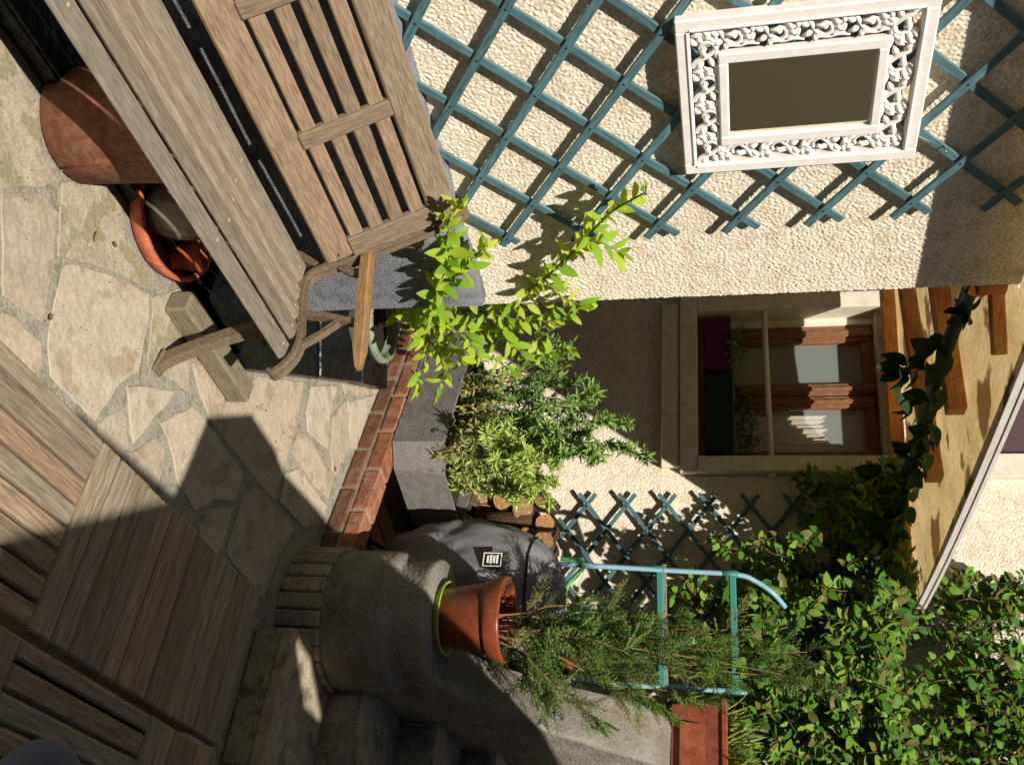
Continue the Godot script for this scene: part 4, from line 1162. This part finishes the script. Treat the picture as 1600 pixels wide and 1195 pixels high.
func planter() -> void:
	# felt-covered box standing on the low wall, its right side leaning outwards
	var t := thing("felt_planter", "planter box wrapped in dark grey mineral felt standing on the low brick wall", "planter", K * V(-0.12, 0.166, -0.24), K.basis)
	var lo := [V(-0.5, 0, 0.237), V(0.288, 0, 0.237), V(0.362, 0, 0.135), V(0.362, 0, -0.25), V(-0.5, 0, -0.25)]
	var hi := [V(-0.5, 0.245, 0.237), V(0.292, 0.245, 0.243), V(0.395, 0.245, 0.13), V(0.395, 0.245, -0.26), V(-0.5, 0.245, -0.26)]
	var st := begin()
	for i in 5:
		var j := (i + 1) % 5
		quad(st, lo[i], lo[j], hi[j], hi[i], V(0, 0.12, 0))
		var k := V(0.965, 1, 0.93)
		quad(st, hi[i], hi[j], hi[j] * k, hi[i] * k, V(0, -2, 0))
		quad(st, hi[i] * k, hi[j] * k, lo[j] * k * 0.98, lo[i] * k * 0.98, (hi[i] + hi[j]) * V(3, 0.5, 3))
	part("box", done(st), M.felt_dark, t)
	var sp := PackedVector2Array()
	for q in hi: sp.append(Vector2(q.x, q.z) * 0.93)
	part("soil", slab(sp, 0.14, 0.195), M.litter, t)
	part("drain_ring", lathe([Vector2(0, 0), Vector2(0.015, 0), Vector2(0.017, 0.003), Vector2(0.0145, 0.005), Vector2(0.012, 0.003), Vector2(0.007, 0.002), Vector2(0.006, 0.005), Vector2(0, 0.006)], 24), M.zinc, t, Transform3D(Basis(V(1, 0, 0), V(0, 0, 1), V(0, -1, 0)), V(0.225, 0.188, 0.24)))
	# plants: each with its stems and its narrow leaves
	var kinds := [
		["dark_herb", "dense dark green herb at the shaded end of the felt planter", 40, K * V(-0.33, 0.36, -0.22), Vector2(0.2, 0.13), 0.6, 0.25, 4600, 0.038, [Color(0.14, 0.25, 0.06), Color(0.19, 0.31, 0.07), Color(0.11, 0.2, 0.05)]],
		["tarragon", "tall arching stems with narrow leaves in the middle of the planter", 16, K * V(-0.08, 0.36, -0.2), Vector2(0.13, 0.1), 0.9, 0.22, 3000, 0.052, [Color(0.22, 0.35, 0.08), Color(0.29, 0.42, 0.09), Color(0.16, 0.29, 0.06)]],
		["light_herb", "pale green feathery herb hanging over the sunny corner of the planter", 44, K * V(0.12, 0.36, -0.2), Vector2(0.09, 0.15), 0.52, 0.2, 6200, 0.041, [Color(0.34, 0.46, 0.10), Color(0.42, 0.52, 0.13), Color(0.27, 0.39, 0.08)]],
		["low_herb", "low yellowish herb at the front of the planter near the drain ring", 30, K * V(-0.02, 0.36, -0.06), Vector2(0.26, 0.045), 0.25, 0.12, 2200, 0.037, [Color(0.33, 0.38, 0.1), Color(0.22, 0.3, 0.08), Color(0.38, 0.33, 0.14)]]]
	var lf := leaf_mesh(0.098, 0.42, 0.3, 0.3, 4)
	for q in kinds:
		var h := thing(q[0], q[1], "herb", q[3], K.basis)
		var stems := begin(true)
		var xs := []; var cs := []
		var lines := []
		for i in q[2]:
			var b := V(rnd(-1, 1) * q[4].x, 0.0, rnd(-1, 1) * q[4].y)
			var hgt: float = q[5] * rnd(0.55, 1.1)
			var lean: Vector3 = V(rnd(-1, 1), 0, rnd(-0.6, 1)) * q[6]
			if q[0] == "tarragon": lean = V(rnd(-0.6, 0.8), 0, rnd(-0.3, 0.6)) * q[6]
			if q[0] == "light_herb": lean = V(rnd(-0.5, 0.75), 0, rnd(-0.6, 0.8)) * q[6]
			var line := spline([b, b + lean * 0.25 + V(0, hgt * 0.5, 0), b + lean * 0.7 + V(0, hgt * 0.88, 0), b + lean * 1.1 + V(0, hgt * (1.0 if q[0] != "light_herb" else 0.93), 0)], 5)
			lines.append(line)
			put_tube(stems, line, 0.003, 0.0012, 5)
		part("stem", done(stems), M.twig if q[0] == "low_herb" else M.stem, h)
		for i in q[7]:
			var line: Array = lines[i % lines.size()]
			var k := int(pow(rng.randf(), 0.75) * (line.size() - 1.001))
			var p: Vector3 = line[k].lerp(line[k + 1], rng.randf())
			var tdir: Vector3 = (line[k + 1] - line[k]).normalized()
			xs.append(leaf_at(p, tdir * rnd(0.3, 1.0) + dir() * 0.85, dir() + Vector3.UP, q[8] * rnd(0.6, 1.25)))
			cs.append(q[9][rng.randi() % 3] * rnd(0.85, 1.2))
		many("foliage", lf, M.herb, h, xs, cs)
	solo("plant_stake", tube([K * V(0.07, 0.3, -0.12), K * V(0.06, 0.68, -0.13)], 0.008, -1, 8), M.black, "thin black plant stake rising from the planter corner", "stake")
	solo("stake_clip", bx(0.13, 0.02, 0.02, 0.003), M.black, "short black cross bar tied to the plant stake", "cross bar", Transform3D(K.basis * Basis(Vector3.UP, 0.5), K * V(0.065, 0.55, -0.115)))

func wood_pile() -> void:
	var ord := ["first", "second", "third", "fourth", "fifth", "sixth", "seventh", "eighth"]
	var rows := ["bottom", "second", "third", "fourth", "fifth", "sixth", "top"]
	for j in 7:
		for i in 7:
			var r := rnd(0.038, 0.062)
			var x := -1.66 + i * 0.118 + (0.059 if j % 2 else 0.0) + rnd(-0.012, 0.012)
			var y := -0.06 + j * 0.117 + rnd(-0.01, 0.01)
			if j == 6 and (i < 3): continue
			if y > 0.60 + 0.25 * (x + 1.4): continue
			var p: Vector3 = W * V(x, y, 0.3 + rnd(-0.05, 0.06) - 0.1)
			var split := rng.randf() < 0.35
			var t := thing("firewood_log", "%s log in the %s row from the ground of the firewood stack" % [ord[i], rows[j]] if j < 6 else "%s log in the top row of the firewood stack against the wall" % ord[i], "log", p, W.basis * Basis(V(0, 0, 1), rnd(0, TAU)) * Basis(V(0, 1, 0), rnd(-0.06, 0.06)), "firewood logs stacked against the wall")
			var side := begin(true)
			var endst := begin()
			var n := 11
			var ring := []
			for k in n:
				var a := TAU * k / n
				var rr := r * rnd(0.9, 1.08)
				if split: rr *= clampf(0.75 / maxf(0.4, absf(cos(a * 0.5)) + 0.25), 0.55, 1.15)
				ring.append(Vector2(cos(a) * rr, sin(a) * rr))
			var L := 0.15
			for k in n:
				var a2: Vector2 = ring[k]; var b2: Vector2 = ring[(k + 1) % n]
				quad(side, V(a2.x, a2.y, -L), V(b2.x, b2.y, -L), V(b2.x, b2.y, L), V(a2.x, a2.y, L), Vector3.ZERO)
				tri(endst, V(a2.x, a2.y, L), V(b2.x, b2.y, L), V(0, 0, L + 0.002), Vector3.ZERO)
				tri(side, V(a2.x, a2.y, -L), V(b2.x, b2.y, -L), V(0, 0, -L), Vector3.ZERO)
			part("bark", done(side), M.bark[(i + j) % 4], t)
			part("cut_end", done(endst), M.logend[(i * 2 + j) % 4], t)
	# a loose piece and bark chunks on top of the low part
	var q: Vector3 = W * V(-1.10, 0.45, 0.36)
	solo("loose_log", tube([q + V(0, -0.12, 0), q + V(0.01, 0.0, 0.0), q + V(0.015, 0.13, 0.01)], 0.042, 0.038, 12), M.bark[2], "single round log standing on end in front of the firewood stack", "log")
	for i in 12:
		var p: Vector3 = W * V(-1.55 + i * 0.075, -0.02 + rnd(0, 0.3), 0.52 + rnd(-0.08, 0.1))
		solo("bark_chunk", bx(rnd(0.05, 0.1), rnd(0.018, 0.03), rnd(0.14, 0.3), 0.008), M.plank[i % 5], "dark split chunk of bark before the firewood stack, %s from the planter" % ["nearest", "second", "third", "fourth", "fifth", "sixth", "seventh", "eighth", "ninth", "tenth", "eleventh", "farthest"][i], "firewood", Transform3D(Basis.from_euler(V(rnd(0.6, 1.4), rnd(-1, 1), rnd(-0.4, 0.4))), p), "loose bark chunks before the firewood stack")

func barbecue() -> void:
	var c := V(-1.615, -0.12, -3.93)
	var t := thing("covered_barbecue", "kettle barbecue under a crumpled grey fabric cover by the parapet", "barbecue", c)
	var prof := [Vector2(0.245, 0.25), Vector2(0.25, 0.31), Vector2(0.268, 0.40), Vector2(0.296, 0.5), Vector2(0.312, 0.6), Vector2(0.314, 0.68), Vector2(0.304, 0.76), Vector2(0.284, 0.84), Vector2(0.252, 0.915), Vector2(0.215, 0.965), Vector2(0.165, 1.01), Vector2(0.1, 1.045), Vector2(0.045, 1.058), Vector2(0.0, 1.06)]
	var st := begin(true)
	var nz := FastNoiseLite.new()
	nz.seed = 4; nz.frequency = 1.0; nz.fractal_octaves = 3
	var seg := 96
	var line := []
	for q in prof: line.append(V(q.x, q.y, 0))
	line = spline(line, 4)
	var pt := func(i: int, k: int) -> Vector3:
		var a := TAU * k / seg
		var q: Vector3 = line[i]
		var f := clampf((0.85 - q.y) / 0.6, 0.0, 1.0)
		var fold := sin(a * 11.0 + 2.0 * sin(a * 3.0 + q.y * 5.0) + q.y * 3.0) * (0.005 + 0.02 * f) + nz.get_noise_3d(cos(a) * 1.6, q.y * 2.6, sin(a) * 1.6) * 0.05 * (0.35 + f)
		fold *= minf(1.0, q.x / 0.15)
		return V(cos(a) * (q.x + fold), q.y + 0.5 * fold * (1.0 - f), sin(a) * (q.x + fold))
	for i in line.size() - 1:
		for k in seg:
			var a: Vector3 = pt.call(i, k); var b: Vector3 = pt.call(i, (k + 1) % seg); var d: Vector3 = pt.call(i + 1, (k + 1) % seg); var e: Vector3 = pt.call(i + 1, k)
			tri(st, a, b, d, V(0, 0.6, 0))
			if i < line.size() - 2: tri(st, a, d, e, V(0, 0.6, 0))
	part("cover", done(st), M.cover, t)
	# piping seam round the lid
	var seam := []
	for k in seg + 1: seam.append((pt.call(33, k % seg) as Vector3) * V(1.012, 1.0, 1.012))
	part("piping", tube(seam, 0.0055, -1, 5), M.black, t)
	# sewn badge: a black patch with white border and light lines of illegible print
	var ang := 0.0
	var bd := Basis(Vector3.UP, 0.0)
	var bp := V(-0.015, 0.80, 0.322)
	var badge := part("badge", bx(0.088, 0.105, 0.006, 0.002), M.black, t, Transform3D(bd.scaled(V(0.82, 0.86, 1)), bp))
	for s in [-1, 1]:
		part("badge_border", bx(0.076, 0.005, 0.002, 0.0), M.white, badge, at(0, s * 0.044, 0.0035))
		part("badge_border", bx(0.005, 0.083, 0.002, 0.0), M.white, badge, at(s * 0.0355, 0, 0.0035))
	for i in 4:
		part("badge_print", bx(0.048 - 0.008 * (i % 2), 0.010, 0.002, 0.0), M.white, badge, at(-0.002, 0.024 - i * 0.0155, 0.0035))
	for i in 3:
		var a := 0.6 + i * TAU / 3.0
		part("leg", tube([V(cos(a) * 0.12, 0.45, sin(a) * 0.12), V(cos(a) * 0.26, 0.0, sin(a) * 0.26)], 0.012, -1, 8), M.zinc, t)
	for s in [[V(-0.20, 0.085, 0.14), 0.3], [V(-0.02, 0.085, 0.26), 0.3]]:
		var wheel := part("wheel", lathe([Vector2(0.03, -0.03), Vector2(0.075, -0.03), Vector2(0.085, -0.018), Vector2(0.085, 0.018), Vector2(0.075, 0.03), Vector2(0.03, 0.03), Vector2(0.028, 0.02), Vector2(0.0, 0.02)], 32), M.black, t, Transform3D(Basis(V(0, 0, 1), PI / 2 - 0.0) * Basis(V(1, 0, 0), 0.5), s[0]))
		part("hub", lathe([Vector2(0.014, 0.018), Vector2(0.012, 0.036), Vector2(0, 0.038)], 12), M.zinc, wheel)

func juniper_pot() -> void:
	var c := V(-1.285, 0.572, -3.385)
	solo("lime_saucer", lathe([Vector2(0, 0.0), Vector2(0.118, 0.0), Vector2(0.126, 0.004), Vector2(0.139, 0.022), Vector2(0.141, 0.027), Vector2(0.136, 0.028), Vector2(0.122, 0.01), Vector2(0, 0.007)], 56), M.lime, "lime green saucer under the terracotta pot on the newel", "saucer", Transform3D(Basis(), c))
	var pc := c + V(-0.006, 0.009, -0.006)
	solo("terracotta_pot", lathe([Vector2(0, 0), Vector2(0.104, 0), Vector2(0.11, 0.006), Vector2(0.134, 0.168), Vector2(0.136, 0.18), Vector2(0.149, 0.184), Vector2(0.153, 0.19), Vector2(0.161, 0.238), Vector2(0.158, 0.247), Vector2(0.148, 0.248), Vector2(0.143, 0.24), Vector2(0.135, 0.19), Vector2(0, 0.19)], 64), M.clay_gloss, "glossy terracotta pot with thick rim on a lime green saucer", "pot", Transform3D(Basis(), pc))
	var j := thing("juniper", "wispy juniper with feathery sprays growing in the pot on the newel", "shrub", pc + V(0, 0.19, 0))
	part("soil", lathe([Vector2(0.138, 0.0), Vector2(0.06, 0.012), Vector2(0, 0.014)], 24, 0.06), M.litter, j, at(0, 0.001, 0))
	var R := V(0.82, 0, -0.57); var F := V(-0.57, 0, -0.82)
	# one feathery spray, 1 long on z
	var st := begin(true)
	var lr := RandomNumberGenerator.new()
	lr.seed = 8
	var twig := func(a: Vector3, b: Vector3, w: float) -> void:
		var d := (b - a)
		var n := int(maxf(4.0, d.length() / 0.04))
		var s := d.normalized().cross(Vector3.UP).normalized()
		for i in n:
			var p := a + d * (i + 0.3) / n
			for sgn in [-1, 1]:
				var o: Vector3 = (d.normalized() * 0.8 + s * sgn * 0.6 + V(0, lr.randf_range(-0.5, 0.7), 0)).normalized() * w * lr.randf_range(0.8, 1.3)
				var q: Vector3 = d.normalized().cross(o).normalized() * w * 0.3
				st.add_vertex(p - q); st.add_vertex(p + o); st.add_vertex(p + q)
	twig.call(Vector3.ZERO, V(0, -0.06, 1.0), 0.07)
	for i in 9:
		var t := 0.08 + i * 0.095
		var sgn := -1.0 if i % 2 else 1.0
		var a := V(0, -0.06 * t, t)
		var l := 0.42 * (1.0 - t * 0.72)
		var e := a + V(sgn * l * 0.72, lr.randf_range(-0.06, 0.08), l * 0.75)
		twig.call(a, e, 0.06)
	var spray := done(st)
	var stems := [[-0.06, 0.30, 0.02], [-0.02, 0.66, 0.08], [0.03, 0.95, 0.1], [0.09, 1.14, 0.05], [0.16, 1.06, 0.0], [0.21, 0.86, 0.1], [0.27, 0.60, 0.0], [0.33, 0.40, -0.08], [0.30, 0.76, 0.1], [0.08, 0.52, -0.1], [0.14, 0.42, 0.16], [0.2, 0.26, -0.15], [0.20, 1.18, 0.1], [0.35, 0.22, 0.02], [0.13, 0.8, 0.12]]
	var xs := []; var cs := []
	var greens := [Color(0.10, 0.19, 0.035), Color(0.14, 0.24, 0.045), Color(0.19, 0.30, 0.06), Color(0.11, 0.16, 0.05), Color(0.23, 0.24, 0.08)]
	for q in stems:
		var e: Vector3 = R * q[0] + F * q[2] + V(0, q[1], 0)
		var b: Vector3 = R * q[0] * 0.2 + F * q[2] * 0.2
		var line := spline([b, b.lerp(e, 0.3) + V(0, 0.04, 0), b.lerp(e, 0.68) + R * rnd(-0.03, 0.03), e], 6)
		part("stem", tube(line, 0.0045, 0.0012, 6), M.twig, j)
		var td: Vector3 = (e - b).normalized()
		var n := int(e.length() * (15.0 if q[0] > 0.02 else 10.0)) + 3
		for i in n:
			var k := 0.10 + 0.90 * (i + rng.randf()) / n
			var f := k * (line.size() - 1)
			var a: Vector3 = line[int(minf(f, line.size() - 2))]
			var p: Vector3 = a.lerp(line[int(minf(f, line.size() - 2)) + 1], f - floorf(f))
			var cd := td * rnd(0.5, 0.9) + dir() * 0.6 + V(0, 0.2, 0) - V(0, 0.5, 0) * (1.0 if rng.randf() < 0.2 else 0.0)
			var col: Color = greens[rng.randi() % 5]
			for m in 5:
				xs.append(leaf_at(p + cd.normalized() * 0.02 * m, cd.normalized() + dir() * 0.42, dir() + Vector3.UP * 0.5, rnd(0.07, 0.135) * (1.15 - 0.4 * k)))
				cs.append(col * rnd(0.85, 1.2))
	many("foliage", spray, M.herb, j, xs, cs)

func hose_cart() -> void:
	var t := thing("hose_cart", "blue tubular hose reel cart with teal joints behind the juniper", "hose cart", V(-1.65, -0.12, -4.45))
	var o := t.position
	var sides := [[V(-1.80, -0.1, -3.98), V(-1.87, 0.7, -4.16), V(-1.90, 1.02, -4.25), V(-1.925, 1.40, -4.34), V(-1.94, 1.675, -4.40), V(-1.925, 1.765, -4.44), V(-1.885, 1.845, -4.485), V(-1.85, 1.90, -4.56)],
		[V(-1.36, -0.1, -4.32), V(-1.42, 0.7, -4.50), V(-1.44, 1.0, -4.57), V(-1.465, 1.40, -4.66), V(-1.48, 1.68, -4.72), V(-1.47, 1.77, -4.755), V(-1.445, 1.87, -4.80), V(-1.42, 1.92, -4.87)]]
	for s in sides:
		var loc := []
		for q in s: loc.append(q - o)
		part("upright", tube(spline(loc, 5), 0.0125, -1, 10), M.tube_blue, t)
		for k in [3, 4]:
			var p: Vector3 = loc[k] + (V(0, -0.1, 0.02) if k == 3 else V(0, -0.03, 0.01))
			part("joint", tube([p + V(0, -0.035, 0.006), p + V(0, 0.035, -0.006)], 0.0165, -1, 12), M.teal, t)
	for k in [3, 4]:
		var a: Vector3 = sides[0][k] - o + (V(0, -0.085, 0.02) if k == 3 else V(0, -0.02, 0.01))
		var b: Vector3 = sides[1][k] - o + (V(0, -0.085, 0.02) if k == 3 else V(0, -0.02, 0.01))
		part("cross_bar", bx(0.016, 0.034, (b - a).length(), 0.005), M.teal, t, along(a, b))
	part("wooden_batten", bx(0.02, 0.022, 0.62, 0.003), M.sleeper[1], t, along(V(-1.97, 1.335, -4.31) - o, V(-1.42, 1.335, -4.68) - o))
	# coiled hose hanging between the uprights
	var ax := V(0.46, 0, -0.33).normalized()
	var mid := V(-1.67, 1.0, -4.42) - o
	for i in 5:
		var pts := []
		for k in 33:
			var a := TAU * k / 32.0
			pts.append(mid + ax * (-0.06 + i * 0.03 + 0.03 * k / 32.0) + V(-0.58, 0, -0.81) * cos(a) * (0.135 + 0.006 * sin(a * 3 + i)) + V(0, sin(a) * 0.15, 0))
		part("hose_turn", tube(pts, 0.0125, -1, 8), M.hose, t)
	part("hose_end", tube(spline([mid - ax * 0.06 + V(0, -0.15, 0), mid - ax * 0.16 + V(0, -0.12, 0.05), V(-1.885, 0.97, -4.2) - o, V(-1.90, 0.86, -4.17) - o], 6), 0.0125, -1, 8), M.hose, t)
	part("nozzle", lathe([Vector2(0.0, 0), Vector2(0.016, 0), Vector2(0.016, 0.05), Vector2(0.022, 0.06), Vector2(0.022, 0.09), Vector2(0.0, 0.095)], 14), M.hose, t, Transform3D(Basis(V(0, 0, 1), 0.3), V(-1.62, 1.385, -4.5) - o))
	solo("stacked_clay_pot", pot_mesh(0.085, 0.12, 0.22, 0.04), M.clay, "plain terracotta pot standing in the dark behind the juniper", "pot", at(-1.53, 0.72, -4.36))
	solo("pot_stand", bx(0.34, 0.82, 0.3, 0.01), M.plank[3], "dark wooden stand under the terracotta pot behind the juniper", "stand", at(-1.53, 0.3, -4.36))

# a climbing plant: wandering stems inside a box of the window wall's own axes
func climber(called: String, label: String, n: int, boxlo: Vector3, boxhi: Vector3, start_top: float, len_: float, size: Vector2, mats: Array, gap: float, big: int, drift: Vector3) -> void:
	var t := thing(called, label, "climbing plant", W.origin, W.basis)
	var lm := [leaf_mesh(0.33, 0.36, 0.2, 0.18, 6), leaf_mesh(0.3, 0.38, 0.35, 0.1, 6), leaf_mesh(0.28, 0.42, 0.1, 0.3, 6)]
	var st := begin(true)
	var xf := []
	for i in n:
		var p := V(rnd(boxlo.x, boxhi.x), lerpf(boxlo.y, boxhi.y, start_top * pow(rng.randf(), 0.8)), rnd(boxlo.z, boxhi.z))
		var v := V(rnd(-0.5, 0.5), rnd(0.4, 1.0), rnd(-0.2, 0.4)).normalized()
		var pts := [p]
		var run := 0.0
		while run < len_ * 1.0:
			v = (v + dir() * 0.45 + drift * 0.25).normalized()
			for ax in 3:
				if p[ax] < boxlo[ax]: v[ax] = absf(v[ax])
				if p[ax] > boxhi[ax]: v[ax] = -absf(v[ax])
			p += v * 0.055
			run += 0.055
			pts.append(p)
		var line := spline(pts, 2)
		put_tube(st, line, 0.0028, 0.0012, 4)
		for k in range(1, line.size() - 1):
			if rng.randf() > 0.0275 / gap * (0.45 + 1.1 * absf(sin(k * 0.42 + i * 1.7))): continue
			var tdir: Vector3 = (line[k + 1] - line[k]).normalized()
			for s in [-1, 1]:
				var side: Vector3 = tdir.cross(V(0, 0.3, 1)).normalized() * s
				var d: Vector3 = side * 0.8 + tdir * 0.35 + dir() * 0.45 + V(0, -0.1, 0.25)
				xf.append(leaf_at(line[k] + side * 0.008, d, V(0.25, 0.75, 0.75) + dir() * 0.55, lerpf(size.x, size.y, pow(rng.randf(), 1.3))))
	part("stem", done(st), M.stem, t)
	xf.sort_custom(func(a: Transform3D, b: Transform3D) -> bool: return a.origin.z > b.origin.z)
	for i in mini(big, xf.size()):
		part("leaf", lm[i % 3], mats[rng.randi() % mats.size()], t, xf[i])
	var rest := xf.slice(mini(big, xf.size()))
	for m in mats.size():
		var sub := []
		for i in range(m, rest.size(), mats.size()): sub.append(rest[i])
		many("foliage", lm[m % 3], mats[m], t, sub)

func vines() -> void:
	var light: Array = M.vine
	climber("honeysuckle", "thick leafy climber filling the corner behind the hose cart and parapet", 100, V(-0.74, 1.15, 0.08), V(0.45, 2.4, 0.62), 0.9, 1.0, Vector2(0.03, 0.078), light, 0.034, 290, V(0, 0.1, 0.1))
	climber("roof_edge_climber", "leafy climber running up between window and roof edge in shade", 46, V(-1.40, 2.02, 0.04), V(-0.74, 2.5, 0.42), 0.85, 0.9, Vector2(0.03, 0.07), light, 0.042, 160, V(0.1, 0.3, 0))
	climber("upper_climber", "thin trailing climber with bronze tips on the sunny upper wall", 84, V(-0.82, 2.28, 0.05), V(0.45, 3.05, 0.34), 0.75, 0.8, Vector2(0.028, 0.072), [M.vine[1], M.vine[4], M.vine[0], M.vine[2]], 0.06, 150, V(-0.05, 0.2, 0))
	climber("trellis_climber", "few loose vine shoots hanging across the window trellis", 7, V(-1.05, 1.45, 0.08), V(-0.65, 1.95, 0.35), 0.9, 0.6, Vector2(0.036, 0.055), light, 0.055, 60, V(0, 0, 0.1))
	# large-leaved plant lying along the gutter
	var g := thing("gutter_vine", "dark large-leaved trailing vine lying along the hanging gutter", "climbing plant", V(-2.28, 2.45, -3.7))
	var o := g.position
	var hm := [leaf_mesh(0.40, 0.30, 0.25, 0.25, 7, 0.12), leaf_mesh(0.37, 0.32, 0.4, 0.15, 7, 0.1)]
	for k in 13:
		var a := V(-2.27 + rnd(-0.03, 0.03), 2.455, -2.85 - k * 0.145)
		var b := a + V(rnd(-0.02, 0.16), rnd(-0.2, -0.02), rnd(-0.35, 0.1))
		var loc := [a - o, a.lerp(b, 0.5) + V(0, 0.03, 0) - o, b - o]
		part("stem", tube(spline(loc, 4), 0.004, 0.002, 6), M.stem, g)
		leafy(g, loc, 0.036, Vector2(0.06, 0.115), hm, M.pothos, 0.9, 0.0)
